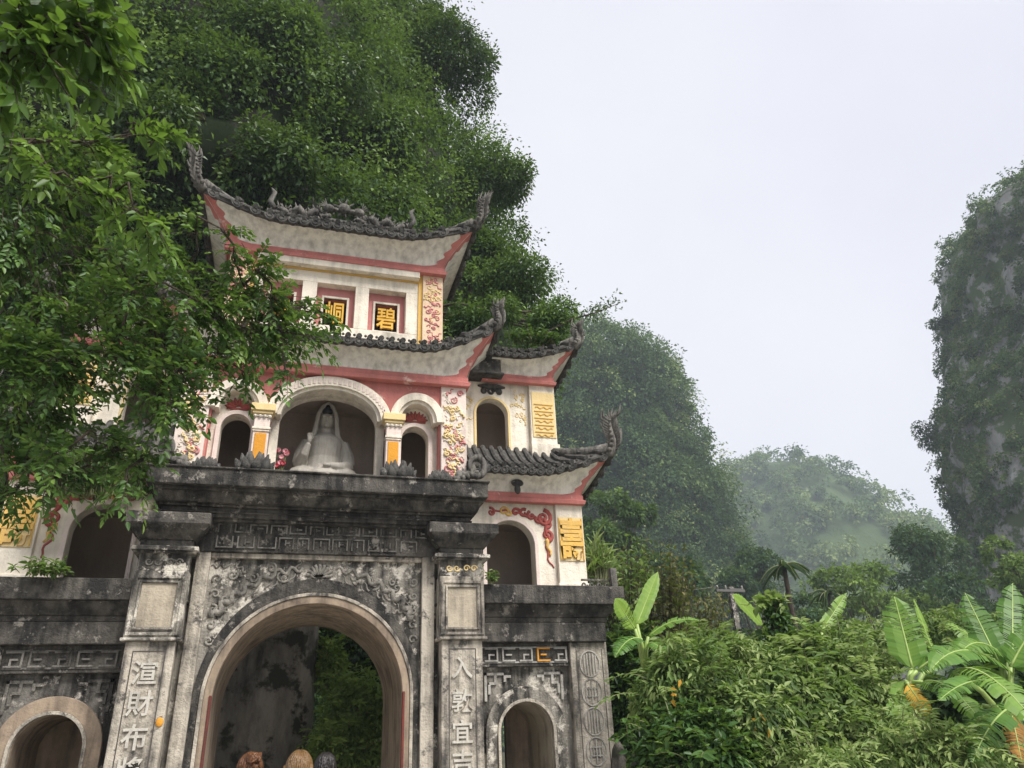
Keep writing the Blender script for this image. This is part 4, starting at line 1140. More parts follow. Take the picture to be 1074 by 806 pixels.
def cave(a, z):
    a = math.degrees(a); a = a - 360 if a > 180 else a
    return -5.0 * sstep((a + 92) / 4) * sstep((-71 - a) / 4) * sstep((z - 10.5) / 1.5) * sstep((18.4 - z) / 1.0)


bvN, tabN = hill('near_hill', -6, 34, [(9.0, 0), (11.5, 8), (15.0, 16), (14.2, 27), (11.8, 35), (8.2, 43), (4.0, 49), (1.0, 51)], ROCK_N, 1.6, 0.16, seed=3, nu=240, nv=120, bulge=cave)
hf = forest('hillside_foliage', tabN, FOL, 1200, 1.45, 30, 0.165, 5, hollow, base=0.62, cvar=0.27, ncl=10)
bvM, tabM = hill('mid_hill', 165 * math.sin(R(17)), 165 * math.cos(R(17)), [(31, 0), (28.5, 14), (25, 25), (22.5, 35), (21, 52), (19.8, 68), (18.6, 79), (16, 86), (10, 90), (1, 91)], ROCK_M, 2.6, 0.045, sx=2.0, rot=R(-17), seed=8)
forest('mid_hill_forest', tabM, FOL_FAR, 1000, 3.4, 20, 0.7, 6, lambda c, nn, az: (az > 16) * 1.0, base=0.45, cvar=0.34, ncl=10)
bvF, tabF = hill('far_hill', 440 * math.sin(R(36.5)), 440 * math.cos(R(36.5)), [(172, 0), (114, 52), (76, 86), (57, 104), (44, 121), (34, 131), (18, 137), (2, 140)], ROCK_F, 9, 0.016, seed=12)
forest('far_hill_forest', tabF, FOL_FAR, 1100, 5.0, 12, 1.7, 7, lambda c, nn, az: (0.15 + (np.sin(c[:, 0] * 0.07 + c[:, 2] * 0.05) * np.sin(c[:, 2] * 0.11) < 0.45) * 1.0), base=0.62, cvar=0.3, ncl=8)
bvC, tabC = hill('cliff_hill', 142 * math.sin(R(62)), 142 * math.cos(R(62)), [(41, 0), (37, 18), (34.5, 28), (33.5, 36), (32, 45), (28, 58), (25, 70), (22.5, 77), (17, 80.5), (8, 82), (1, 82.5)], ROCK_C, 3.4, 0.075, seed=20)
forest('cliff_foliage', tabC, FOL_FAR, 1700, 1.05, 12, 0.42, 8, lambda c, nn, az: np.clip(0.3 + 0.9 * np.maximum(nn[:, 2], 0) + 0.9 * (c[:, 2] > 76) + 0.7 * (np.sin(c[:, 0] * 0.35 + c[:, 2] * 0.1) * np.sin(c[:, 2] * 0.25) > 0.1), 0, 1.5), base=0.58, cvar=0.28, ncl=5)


# ------------------------------------------------------------------ trees on the near hill
def hillpos(px, py, pull=0.6, y=None):
    if y: return at(px, py, y)
    d = ray(px, py).normalized(); h = bvN.ray_cast(CAM, d)
    if h[0] is None: return at(px, py, 27)
    return h[0] - d * pull


def hill_tree(px, py, rp, label, y=None, n=90, nper=44, mat=FOL, leaf=0.2, bv=0.45, seed=1, name='hillside_tree', lob=5, squash=0.75, cr=0.6):
    c = hillpos(px, py, 0.8, y); dist = (c - CAM).length; r = rp * dist / 840
    rs = random.Random(seed); lobes = []
    for k in range(lob):
        lobes.append((c + Vector((rs.uniform(-0.6, 0.6) * r, rs.uniform(-0.4, 0.4) * r, rs.uniform(-0.55, 0.55) * r * squash)), (r * rs.uniform(0.4, 0.6), r * rs.uniform(0.4, 0.55), r * rs.uniform(0.3, 0.48))))
    hz = bvN.find_nearest(c - Vector((0, 0, r * 0.8)))[0]
    return tree(name, hz, lobes, label, 'tree', mat, leaf, n, nper, cr, 0.14, seed, base_v=bv + 0.12, group='trees on the hillside behind the gate')


FOL_MID = foliage('leaf_hillside_light', [(0.0, (0.02, 0.045, 0.012)), (0.45, (0.042, 0.088, 0.02)), (0.8, (0.075, 0.135, 0.03)), (1.0, (0.12, 0.19, 0.045))], 0.3)
hill_tree(468, 58, 56, 'tall dark tree on the hill skyline at the top of the photo', 25, 230, 50, FOL_DARK, seed=2, lob=7, leaf=0.18)
hill_tree(445, 30, 48, 'dark tree with sky showing through, left of the skyline tree', None, 110, 44, FOL_DARK, seed=3)
hill_tree(512, 192, 46, 'open-crowned tree leaning over the sky beside the top roof corner', 24.5, 180, 46, FOL, seed=4, lob=6, leaf=0.17, bv=0.35)
hill_tree(505, 262, 36, 'dark round tree right of the top roof tail', 23, 70, 44, FOL_DARK, seed=5)
hill_tree(535, 300, 50, 'bushy green tree above the right hand side roof', 21.5, 120, 46, FOL, seed=6, lob=7, leaf=0.17)
hill_tree(584, 338, 34, 'small tree hanging over the right side roof tail', 19.5, 80, 44, FOL_TREE, seed=7, leaf=0.14, cr=0.4)
hill_tree(505, 330, 34, 'shrubby tree between the middle roof tail and the side roof', 18.5, 70, 44, FOL, seed=8, leaf=0.14, cr=0.45)
hill_tree(335, 90, 60, 'yellow green bushy tree high on the hill above the roof ridge', None, 110, 44, FOL_MID, seed=9, bv=0.5)
hill_tree(395, 150, 52, 'green tree below the skyline tree, right of the ridge', None, 90, 44, FOL_MID, seed=10, bv=0.4)
hill_tree(250, 60, 58, 'light green tree on the hill at the top edge of the photo', None, 90, 44, FOL_MID, seed=12, bv=0.35)
hill_tree(185, 60, 52, 'dark leafy tree above the dark rock hollow', None, 90, 44, FOL, seed=13, bv=0.4)
hill_tree(290, 175, 55, 'bright leafy shrub tree just above the top roof eave', None, 110, 46, FOL_MID, seed=14, bv=0.5)
hill_tree(400, 215, 40, 'low bright green shrub tree behind the roof ridge dragons', None, 80, 46, FOL_MID, seed=15, bv=0.55)
hill_tree(160, 130, 42, 'pale leaved tree left of the tall left roof tail', None, 80, 44, FOL_MID, seed=16, bv=0.5)
hill_tree(300, 25, 48, 'tree at the top edge between the light green tree and the open dark tree', None, 80, 40, FOL, seed=18, bv=0.45)
hill_tree(213, 105, 40, 'mid green tree right above the dark rock hollow and left roof tail', None, 90, 44, FOL, seed=19, bv=0.45)
# long spray reaching out over the side roof
sp_ = empty('leafy_branch_tree', at(570, 350, 19), 'thin young tree with one leafy branch reaching out over the distant hill', 'tree')
m = MB(); b0 = sp_.location; tips = [at(600, 335, 18.8) - b0, at(625, 328, 18.7) - b0, at(650, 318, 18.6) - b0]
m.tube([(0, 0.6, -2.5), (0, 0, 0), tips[0], tips[1], tips[2]], [0.06, 0.05, 0.035, 0.02, 0.008], 6); m.build('trunk', BARK, sp_, 0, True)
rg = np.random.default_rng(17); cc = np.array([np.array(tips[0]) * (1 - t) + np.array(tips[2]) * t + rg.normal(0, 0.12, 3) for t in rg.random(26)])
link('crown', leaf_mesh('crown', *clumps(cc, np.tile([0, 0, 1.0], (26, 1)), np.full(26, 0.22), 12, 0.12, rg, base=0.5)), FOL, sp_)

# trees clinging to the cliff edge
for k_, (px, py, rp, lab) in enumerate(((985, 250, 17, 'highest small tree jutting from the left edge of the right hand cliff'), (990, 285, 13, 'small tree just below the highest cliff edge tree'),
                                        (992, 345, 13, 'small tree halfway up the left edge of the right hand cliff'), (985, 462, 20, 'largest tree jutting from the cliff edge above the far hill slope'),
                                        (1002, 530, 12, 'low small tree at the cliff edge where it meets the far hill'), (1025, 205, 20, 'tree on the rounded top of the right hand cliff'))):
    c = at(px, py, 86); r = rp * (c - CAM).length / 900; rs = random.Random(k_ + 60); hz, hn = bvC.find_nearest(c)[:2]; c = hz + (c - hz).normalized() * r * 0.75 + Vector((0, 0, r * 0.3))
    tree('cliff_tree', hz, [(c + Vector((rs.uniform(-.6, .5) * r, rs.uniform(-.5, .5) * r, rs.uniform(-.6, .6) * r)), (r * rs.uniform(.35, .55), r * .5, r * rs.uniform(.3, .45))) for q in range(6)], lab, 'tree', FOL_FAR, 0.42, 60, 16, r * 0.24, 0.14, 60 + k_, 'trees on the cliff edge', base_v=0.35, ratio=0.6)


# ------------------------------------------------------------------ trees in the valley
def valley_tree(px, py, rw, rh, dist, label, mat, seed, leaf, n=120, nper=30, bv=0.45, name='valley_tree', lob=8):
    c = at(px, py, dist); r = rw * (c - CAM).length / 870; h = rh * (c - CAM).length / 870
    rs = random.Random(seed); lobes = []
    for k in range(lob):
        a = rs.uniform(0, 6.28)
        lobes.append((c + Vector((rs.uniform(-0.7, 0.7) * r, rs.uniform(-0.5, 0.5) * r, rs.uniform(-0.6, 0.55) * h)), (r * rs.uniform(0.3, 0.5), r * rs.uniform(0.3, 0.5), h * rs.uniform(0.22, 0.4))))
    return tree(name, (c.x, c.y, -0.1), lobes, label, 'tree', mat, leaf, n, nper, r * 0.16, 0.25, seed, base_v=bv, ratio=0.55)


FOL_LIME = foliage('leaf_valley_light', [(0.0, (0.05, 0.095, 0.02)), (0.5, (0.12, 0.20, 0.04)), (1.0, (0.22, 0.31, 0.075))], 0.35, 0.6, 0.15)
valley_tree(902, 618, 62, 40, 55, 'light green spreading tree in the valley below the far hill', FOL_LIME, 31, 0.42, 170, 30, 0.5)
valley_tree(975, 595, 55, 45, 62, 'dark green round tree at the foot of the rock cliff', FOL_FAR, 32, 0.42, 170, 30, 0.25)
valley_tree(1010, 640, 60, 40, 50, 'dark tree behind the banana plants under the cliff', FOL_FAR, 33, 0.4, 150, 30, 0.25)
valley_tree(1062, 600, 34, 44, 40, 'yellow green leafy tree at the right edge of the photo', FOL_LIME, 34, 0.3, 120, 30, 0.45)
valley_tree(785, 600, 46, 40, 75, 'dark tree at the foot of the wooded hill above the utility pole', FOL_FAR, 35, 0.5, 150, 30, 0.25)
valley_tree(640, 555, 48, 50, 60, 'round green tree behind the right hand side storey of the gate', FOL, 36, 0.42, 160, 30, 0.5)
valley_tree(700, 610, 60, 45, 55, 'grey green tree behind the dry shrubs beside the gate', FOL_FAR, 37, 0.42, 150, 30, 0.3)
valley_tree(850, 650, 50, 30, 48, 'low bushy tree behind the vine covered stump', FOL_FAR, 38, 0.35, 120, 30, 0.4)


def palm(px, py, y, rp, label, seed):
    c = at(px, py, y); r = rp * (c - CAM).length / 870
    root = empty('palm_tree', (c.x, c.y, 0), label, 'palm'); rs = random.Random(seed)
    m = MB(); m.tube([(0, 0, -0.2), (0.05, 0, c.z * 0.4), (-0.04, 0, c.z * 0.8), (0, 0, c.z)], [0.16, 0.12, 0.1, 0.1], 8); m.build('trunk', BARK, root, 0, True)
    for k in range(11):
        a = 2 * PI * k / 11 + rs.uniform(-0.2, 0.2); e = rs.uniform(0.1, 0.9); ln = r * rs.uniform(0.8, 1.15)
        fm = MB(); pts = []
        for q in range(9):
            t = q / 8; pts.append(Vector((math.cos(a) * ln * t * math.cos(e * (1 - t)), math.sin(a) * ln * t * math.cos(e * (1 - t)), c.z + ln * (math.sin(e) * t - 0.85 * t * t))))
        fm.tube(pts, [0.03 * (1 - 0.8 * q / 8) for q in range(9)], 4)
        o = fm.build('frond_rib', STEM, root)
        P_ = []; D_ = []
        for q in range(1, 60):
            t = q / 60; i = min(int(t * 8), 7); p = pts[i].lerp(pts[i + 1], t * 8 - i); tg = (pts[i + 1] - pts[i]).normalized(); sd_ = tg.cross(Vector((0, 0, 1))).normalized()
            for s in (-1, 1): P_.append(p); D_.append(sd_ * s * 0.9 + tg * 0.5 + Vector((0, 0, -0.55)))
        P_ = np.array(P_); D_ = np.array(D_); nn = np.tile([0, 0, 1.0], (len(P_), 1)) + 0.01
        link('frond', leaf_mesh('frond', P_, D_, nn, r * 0.2, r * 0.028, rng.uniform(0.1, 0.5, len(P_))), FOL_DARK, root)
    return root


palm(822, 594, 28, 27, 'dark palm with drooping fronds against the misty far hill', 1)
palm(868, 622, 38, 20, 'small dark palm under the far hill, farther than the drooping palm', 2)

# ================================================================== UTILITY POLE AND CABLE
pt = at(766, 616, 27)
up_ = empty('utility_pole', (pt.x, pt.y, 0), 'grey concrete utility pole with a short crossarm above the bushes', 'pole')
m = MB(); m.box(-0.14, 0.14, -0.12, 0.12, 0, pt.z, -0.03, -0.03); m.build('pole_shaft', CONC, up_, 0.015)
m = MB(); m.box(-0.75, 0.55, -0.16, -0.08, pt.z - 0.22, pt.z - 0.12); m.box(-0.12, 0.5, -0.15, -0.09, pt.z - 0.12, pt.z - 0.08); m.build('crossarm', plain('weathered_steel', (0.10, 0.095, 0.09), 0.7), up_, 0.008)
for q in (-0.68, -0.3, 0.45):
    m = MB(); m.lathe((q, -0.12, pt.z - 0.12), [(0.03, 0), (0.045, 0.05), (0.03, 0.08), (0.045, 0.11), (0.02, 0.16)], 10); m.build('insulator', plain('ceramic', (0.25, 0.23, 0.2), 0.3), up_, 0, True)
for z_, lab in ((pt.z - 0.0, 'upper thin grey cable running left from the utility pole'), (pt.z - 0.95, 'lower thin grey cable running left from the utility pole')):
    m = MB(); e0 = Vector((pt.x - 0.65, pt.y - 0.12, z_ - 0.02)); e1 = Vector((pt.x - 16, pt.y + 10, z_ + 1.4))
    m.tube([e0.lerp(e1, t) - Vector((0, 0, 1.0 * 4 * t * (1 - t) * 0.5)) for t in np.linspace(0, 1, 20)], 0.016, 5)
    tag(m.build('power_cable', plain('cable_grey', (0.2, 0.2, 0.2), 0.6)), lab, 'cable')

# ================================================================== ROCK PILLAR BEHIND THE ARCH
m = MB(); x0, x1 = at(214, 720, 16.6).x, at(331, 720, 16.6).x; n_ = 44; hz_ = 26
V = []
for j in range(hz_):
    z = 6.6 * j / (hz_ - 1)
    for k in range(n_):
        a = 2 * PI * k / n_; ca, sa = math.cos(a), math.sin(a)
        ex = (abs(ca) ** 0.35) * (1 if ca > 0 else -1); ey = (abs(sa) ** 0.5) * (1 if sa > 0 else -1)
        q = Vector((ex * 3.2, ey * 3, z * 0.35)); e = mnoise.fractal(q, 0.9, 2.2, 4) * 0.16 + mnoise.noise(Vector((ex * 9, ey * 9, z * 0.2))) * 0.07
        V.append(((x0 + x1) / 2 + ex * ((x1 - x0) / 2 + e * (1 if ex < 0.9 else 0.3)), 17.2 + ey * (0.7 + e), z))
m.add(V, [(j * n_ + k, j * n_ + (k + 1) % n_, (j + 1) * n_ + (k + 1) % n_, (j + 1) * n_ + k) for j in range(hz_ - 1) for k in range(n_)] + [tuple((hz_ - 1) * n_ + k for k in range(n_))])
ROCK_P = rockmat('rock_pillar', (0.26, 0.235, 0.20), (0.05, 0.047, 0.042), (0.04, 0.04, 0.03), 0.2, 2.2)
tag(m.build('rock_pillar', ROCK_P, None, 0, True), 'tall dark rock pillar standing behind the central archway', 'rock')

# ================================================================== FOREGROUND TREE ON THE LEFT
def spray_tree(name, base, label, clist, mat, leaf, per_px, seed, trunk_r, cat='tree', bv=0.45, limb_from=0.45, ratio=0.42, sub=0.22, twig=0.006, down=0.25, cvar=0.16):
    """clist: (px, py, radius_px, depth); each entry becomes a bough of leafy twigs"""
    root = empty(name, base, label, cat); b = Vector(base); rs = random.Random(seed); rg = np.random.default_rng(seed)
    parts = []; br = MB(); cents = []
    tops = [at(c[0], c[1], c[3]) for c in clist]
    hi = max(t.z for t in tops)
    tk = [Vector((0, 0, -0.2)), Vector((0.15, 0.1, hi * 0.25)), Vector((-0.1, 0, hi * 0.5)), Vector((0.1, 0.05, hi * 0.75)), Vector((0.0, 0, hi * 0.95))]
    br.tube(tk, [trunk_r * 1.3, trunk_r, trunk_r * 0.9, trunk_r * 0.7, trunk_r * 0.4], 9)
    order = sorted(range(len(clist)), key=lambda i: (tops[i].x - b.x) ** 2 + (tops[i].y - b.y) ** 2)
    placed = []
    for i_ in order:
        (px, py, rpx, dep), c = clist[i_], tops[i_]
        d = (c - CAM).length; r = rpx * d / 860; cl = c - b
        t = min(max((cl.z - 0.6) / hi, limb_from), 0.93); s = tk[min(int(t * 4), 3)].lerp(tk[min(int(t * 4) + 1, 4)], t * 4 - int(t * 4))
        w0 = 0.045
        if placed:
            near_ = min(placed, key=lambda q: (q - cl).length)
            if (near_ - cl).length < (s - cl).length * 0.8: s = near_; w0 = 0.016
        placed.append(cl)
        k = s.lerp(cl, 0.5) + Vector((rs.uniform(-.12, .12), rs.uniform(-.12, .12), rs.uniform(-.02, .16)))
        br.tube([s, k, cl], [w0, w0 * 0.7, 0.008], 5)
        limb = (cl - s).normalized()
        n = max(5, int(per_px * rpx * rpx / 100))
        for q in range(n):
            dv = Vector(rg.normal(0, 1, 3)); dv.normalize(); dv.y *= 0.7
            p0 = cl + dv * r * rs.uniform(0.05, 0.75)
            dirv = (dv * 0.6 + limb * 0.7 + Vector(rg.normal(0, 0.35, 3)) + Vector((0, 0, -0.1))).normalized()
            ln = sub * rs.uniform(0.7, 1.5); pts = [p0 + dirv * ln * u + Vector((0, 0, -0.25 * ln * u * u)) for u in (0, 0.35, 0.7, 1)]
            br.tube([p0 - dirv * 0.1, pts[1], pts[3]], [twig, twig * 0.8, twig * 0.4], 3, False)
            nl = rs.randint(8, 13); side = dirv.cross(Vector((0, 0, 1)));
            side = side.normalized() if side.length > 0.1 else Vector((1, 0, 0))
            nrm = side.cross(dirv).normalized(); nrm = (nrm + Vector(rg.normal(0, 0.3, 3))).normalized()
            if nrm.z < 0: nrm = -nrm
            v0 = min(1, max(0, bv + rg.normal(0, cvar)))
            for j in range(nl):
                u = (j + 1) / nl; p = pts[0].lerp(pts[3], u) + Vector((0, 0, -0.2 * ln * u * u + 0.1 * ln * u))
                sgn = -1 if j % 2 else 1
                dl = (dirv * (0.45 + 0.6 * (j >= nl - 2)) + side * sgn * (0.9 if j < nl - 1 else 0.1) + Vector(rg.normal(0, 0.28, 3)) + Vector((0, 0, -down))).normalized()
                nn = (nrm + Vector(rg.normal(0, 0.35, 3))).normalized()
                l = leaf * rs.uniform(0.7, 1.25)
                parts.append((p, dl, nn, l, v0 + rs.gauss(0, 0.09) + 0.18 * (u > 0.85)))
    br.build('branches', BARK, root, 0, True)
    Pn = np.array([x[0] for x in parts]); D = np.array([x[1] for x in parts]); N = np.array([x[2] for x in parts]); l = np.array([x[3] for x in parts]); v = np.array([x[4] for x in parts])
    link('leaves', leaf_mesh('leaves', Pn, D, N, l, l * ratio, v, near=True), mat, root)
    return root


rs = random.Random(5)
cl = []
for (px, py, r) in ((20, 170, 55), (70, 150, 42), (110, 190, 45), (60, 210, 55), (15, 240, 60), (85, 265, 60), (140, 300, 52), (190, 285, 30), (40, 310, 65), (100, 335, 60), (160, 345, 50),
                    (215, 320, 42), (255, 300, 34), (285, 312, 30), (315, 322, 24), (338, 328, 13), (325, 352, 18), (295, 345, 30), (260, 345, 40), (225, 365, 38), (275, 372, 26), (190, 385, 36),
                    (165, 372, 45), (120, 375, 38), (205, 412, 22), (180, 425, 22), (300, 392, 12), (258, 392, 16), (20, 380, 60), (65, 385, 45), (20, 440, 50), (60, 440, 36), (165, 418, 30), (95, 405, 22),
                    (30, 490, 34), (10, 520, 24), (62, 478, 26), (122, 470, 26), (150, 482, 20), (92, 488, 26), (60, 510, 20), (132, 505, 18), (100, 455, 18), (245, 268, 20), (205, 243, 18), (232, 240, 12), (270, 284, 22), (160, 262, 26)):
    cl.append((px, py, r, 6.8 + rs.uniform(-0.5, 0.5)))
spray_tree('broadleaf_tree', (-5.6, 7.6, 0), 'dense dark green broadleaf tree covering the left side of the gate', cl, FOL_TREE, 0.072, 3.0, 21, 0.2, bv=0.54, ratio=0.5, cvar=0.2, twig=0.004)
cl = [(55, 185, 22, 5.2), (85, 195, 22, 5.2), (115, 205, 18, 5.2), (140, 222, 14, 5.2), (160, 236, 9, 5.2), (30, 150, 22, 5.2), (95, 150, 26, 5.3), (140, 140, 22, 5.3), (165, 145, 10, 5.3)]
spray_tree('young_tree', (-4.6, 5.6, 0), 'bright leafed young tree in front of the dense dark tree', cl, FOL_BRIGHT, 0.105, 1.5, 22, 0.1, bv=0.5, ratio=0.42, limb_from=0.6)
cl = [(10, 10, 30, 3.9), (40, 10, 30, 3.9), (75, 10, 26, 3.9), (95, 28, 18, 3.9), (70, 35, 24, 3.9), (35, 40, 28, 3.9), (8, 55, 26, 3.9), (98, 52, 10, 3.9), (45, 62, 14, 3.9), (5, 80, 18, 3.9)]
spray_tree('large_leafed_tree', (-4.0, 3.6, 0), 'tree with large drooping translucent leaves in the top left corner', cl, FOL_BRIGHT, 0.135, 1.1, 23, 0.14, bv=0.3, ratio=0.48, limb_from=0.7, sub=0.26, down=0.7, cvar=0.14)


# ================================================================== PLANTS GROWING ON THE GATE
def tuft(name, px, py, y, w, h, label, mat, seed, n=60, leaf=0.2, cat='plant', grass=False, bv=0.45):
    b = at(px, py, y); rg = np.random.default_rng(seed)
    root = empty(name, b, label, cat)
    st_ = MB(); Pn = []; D = []
    for k in range(n):
        x = rg.uniform(-w, w); yy = rg.uniform(-0.15, 0.15); hh = h * rg.uniform(0.4, 1.0) * (1 - 0.4 * abs(x) / w)
        p1 = Vector((x + rg.normal(0, 0.06), yy + rg.normal(0, 0.08) - 0.06, hh)); p0 = Vector((x * 0.8, yy, 0))
        st_.tube([p0, p0.lerp(p1, 0.5), p1], [0.006, 0.005, 0.002], 3, False)
        for q in range(3 if grass else 9):
            t = rg.uniform(0.25, 1.0); Pn.append(p0.lerp(p1, t)); D.append(rg.normal(0, 1, 3) * [1, 1, 0.5] + ([0, 0, 1.2] if grass else [0, -0.2, -0.1]))
    st_.build('stems', STEM, root)
    Pn = np.array(Pn); D = np.array(D); k = len(Pn); l = leaf * rg.uniform(0.6, 1.3, k)
    link('leaves', leaf_mesh('leaves', Pn, D, np.array([0, -0.4, 1]) + rg.normal(0, 0.4, (k, 3)), l, l * (0.12 if grass else 0.4), bv + rg.normal(0, 0.18, k), near=True), mat, root)


tuft('ledge_shrub', 108, 522, 12.05, 0.68, 0.95, 'leafy shrub growing along the tiled eave on the left wing', FOL_TREE, 1, 170, 0.12, bv=0.4)
tuft('ledge_shrub', 150, 500, 12.1, 0.22, 0.55, 'pale thin weed growing beside the stone scroll on the left', FOL_BUSH, 2, 34, 0.12, bv=0.6)
tuft('ledge_shrub', 70, 520, 12.1, 0.45, 0.8, 'dark shrub on the left wing eave next to the yellow pillar panel', FOL_DARK, 3, 60, 0.13)
tuft('ledge_weed', 42, 603, 11.75, 0.3, 0.28, 'low green weeds on the blackened ledge under the yellow pillar', FOL_BUSH, 4, 24, 0.12, bv=0.4)
tuft('ledge_weed', 515, 612, 11.72, 0.07, 0.3, 'tiny green weed on the ledge beside the right pilaster cap', FOL_BUSH, 5, 10, 0.09, bv=0.3)
tuft('grass_clump', 628, 612, 13.4, 0.28, 0.95, 'tall yellow green grass behind the right corner pillar', FOL_BUSH, 6, 90, 0.35, 'grass', True, 0.7)
tuft('roof_weed', 560, 360, 12.6, 0.5, 0.35, 'weeds growing on the tiles of the right side roof', FOL_TREE, 7, 60, 0.12, bv=0.4)

# ================================================================== DRY SHRUBS BESIDE THE GATE
def twig_shrub(px, py, y, w, h, label, seed, mat, n=30, leaf=0.11, per=26):
    b = at(px, py, y); rg = np.random.default_rng(seed); root = empty('dry_shrub', (b.x, b.y, 0), label, 'shrub'); z0 = max(0.0, b.z)
    m = MB(); Pn = []; D = []
    for k in range(n):
        a = rg.uniform(0, 6.28); e = Vector((math.cos(a) * w * rg.uniform(0.2, 1), math.sin(a) * w * 0.6, z0 + h * rg.uniform(0.5, 1.05))); mid = Vector((e.x * 0.35, e.y * 0.35, e.z * 0.6))
        m.tube([(0, 0, 0), mid, e], [0.03, 0.016, 0.004], 4, False)
        for q in range(per):
            t = rg.uniform(0.1, 1.0); Pn.append(np.array(mid.lerp(e, t)) + rg.normal(0, 0.1, 3)); D.append(rg.normal(0, 1, 3))
    m.build('stems', BARK, root); Pn = np.array(Pn); k = len(Pn); l = leaf * rg.uniform(0.6, 1.4, k)
    link('leaves', leaf_mesh('leaves', Pn, np.array(D), np.array([0, -0.3, 1]) + rg.normal(0, 0.5, (k, 3)), l, l * 0.5, 0.5 + rg.normal(0, 0.25, k)), mat, root)


twig_shrub(690, 660, 15.5, 1.3, 1.75, 'brownish dry twiggy shrub behind the right end of the gate', 1, FOL_DRY, 70, 0.13, 34)
twig_shrub(655, 640, 15.0, 0.9, 1.6, 'yellow green straggly shrub between the corner pillar and the dry shrub', 2, FOL_BUSH, 44, 0.13, 34)
twig_shrub(735, 665, 17.5, 1.0, 1.1, 'low brown shrub left of the utility pole', 3, FOL_DRY, 40, 0.13, 34)


# ================================================================== BUSHES ON THE RIGHT
def bush(label, lob_px, seed, mat=FOL_BUSH, leaf=0.125, n=150, nper=36, cr=0.22, bv=0.45, ratio=0.3, down=0.7, name='leafy_bush', shoots=55):
    lobes = []
    for (px, py, rx, rz, y) in lob_px:
        c = at(px, py, y); k = (c - CAM).length / 840; lobes.append((c, (rx * k, rx * k * 0.8, rz * k)))
    g = sum((Vector(l[0]) for l in lobes), Vector()) / len(lobes)
    t_ = tree(name, (g.x, g.y + 0.2, 0), lobes, label, 'bush', mat, leaf, n, nper, cr, 0.05, seed, near=True, base_v=bv, cvar=0.26, down=down, ratio=ratio, lo=0.35, flat=0.25)
    rg = np.random.default_rng(seed + 500); o0 = np.array(t_.location); st_ = MB(); parts = []
    for k in range(shoots):                                   # arching shoots that break the outline
        c, r = lobes[rg.integers(len(lobes))]; d = unit(rg.normal(0, 1, 3) + np.array([0, -0.5, 0.9]))
        p0 = np.array(c) + d * np.array(r) * 0.8 - o0; dr = unit(d + rg.normal(0, 0.4, 3) + [0, 0, 0.5]); ln = rg.uniform(0.3, 0.75)
        sd_ = unit(np.cross(dr, [0, 0, 1.0]) + 1e-4); pts = [p0 + dr * ln * u + np.array([0, 0, -0.5 * ln * u * u]) for u in np.linspace(0, 1, 6)]
        st_.tube(pts, [0.008, 0.007, 0.006, 0.005, 0.004, 0.002], 3, False); v0 = np.clip(bv + rg.normal(0.12, 0.22), 0, 1)
        for j in range(14):
            u = 0.15 + 0.85 * j / 13; p = p0 + dr * ln * u + np.array([0, 0, -0.5 * ln * u * u])
            parts.append((p, dr * 0.6 + sd_ * (1 if j % 2 else -1) + rg.normal(0, 0.25, 3) + [0, 0, -down * 0.6], np.array([0, -0.2, 1]) + rg.normal(0, 0.35, 3), leaf * 1.15 * rg.uniform(0.7, 1.3), v0 + rg.normal(0, 0.08)))
    if shoots:
        st_.build('shoot_stems', STEM, t_)
        A_ = [np.array([x[i] for x in parts]) for i in range(5)]
        link('shoot_leaves', leaf_mesh('shoot_leaves', A_[0], A_[1], A_[2], A_[3], A_[3] * ratio, A_[4], near=True), mat, t_)
    return t_


bush('tall bush with drooping narrow leaves right beside the gate end pillar', [(725, 712, 46, 34, 10.2), (755, 745, 50, 46, 10.0), (700, 735, 34, 40, 10.2), (785, 715, 40, 36, 10.4), (745, 690, 26, 20, 10.6)], 41, bv=0.5, n=360, leaf=0.115)
bush('broad bush filling the middle of the thicket below the vine covered stump', [(835, 738, 50, 40, 9.8), (800, 775, 56, 42, 9.5), (870, 765, 46, 46, 9.6), (855, 703, 36, 26, 10.4), (838, 688, 18, 16, 10.6)], 42, bv=0.5, n=360, leaf=0.13, ratio=0.36)
bush('leafy bush at the left foot of the large upright banana leaf', [(900, 716, 40, 34, 10.4), (920, 752, 36, 42, 9.8), (885, 688, 30, 22, 11.0), (910, 792, 46, 38, 9.2)], 43, bv=0.68, n=330, leaf=0.10, ratio=0.4)
bush('dark glossy bush on the ground by the rubble at the gate corner', [(722, 792, 44, 38, 9.6), (698, 795, 22, 26, 9.9), (755, 805, 40, 30, 9.2)], 44, FOL_TREE, 0.12, 260, 34, 0.26, 0.45, 0.42, 0.4)
bush('pale leafed low bush at the bottom edge of the photo', [(960, 795, 50, 32, 8.6), (1010, 800, 40, 30, 8.4), (860, 808, 50, 24, 8.8)], 45, bv=0.66, n=260, leaf=0.10)
bush('rounded green bush below the utility pole', [(760, 690, 42, 24, 12.5), (720, 688, 36, 22, 12.2), (800, 690, 36, 22, 12.8)], 46, bv=0.5, n=200)
bush('green bush behind the upright banana leaf and below the spreading tree', [(880, 676, 36, 18, 14), (925, 676, 40, 22, 14), (1000, 668, 50, 22, 14)], 47, FOL_BUSH, 0.12, 220, 34, 0.28, 0.5, 0.4)
bush('dark bush under the banana plants at the right edge', [(1030, 760, 45, 45, 10.6), (985, 760, 36, 36, 10.8), (1060, 720, 36, 40, 11)], 48, FOL_DARK, 0.18, 170, 30, 0.3, 0.4, 0.4)
bush('bright green bush seen through the central archway', [(372, 745, 34, 36, 16.2), (360, 800, 40, 40, 15.8), (392, 770, 26, 40, 16.0), (345, 700, 14, 26, 17.0)], 49, FOL_LIME, 0.11, 340, 36, 0.3, 0.95, 0.42, 0.2)
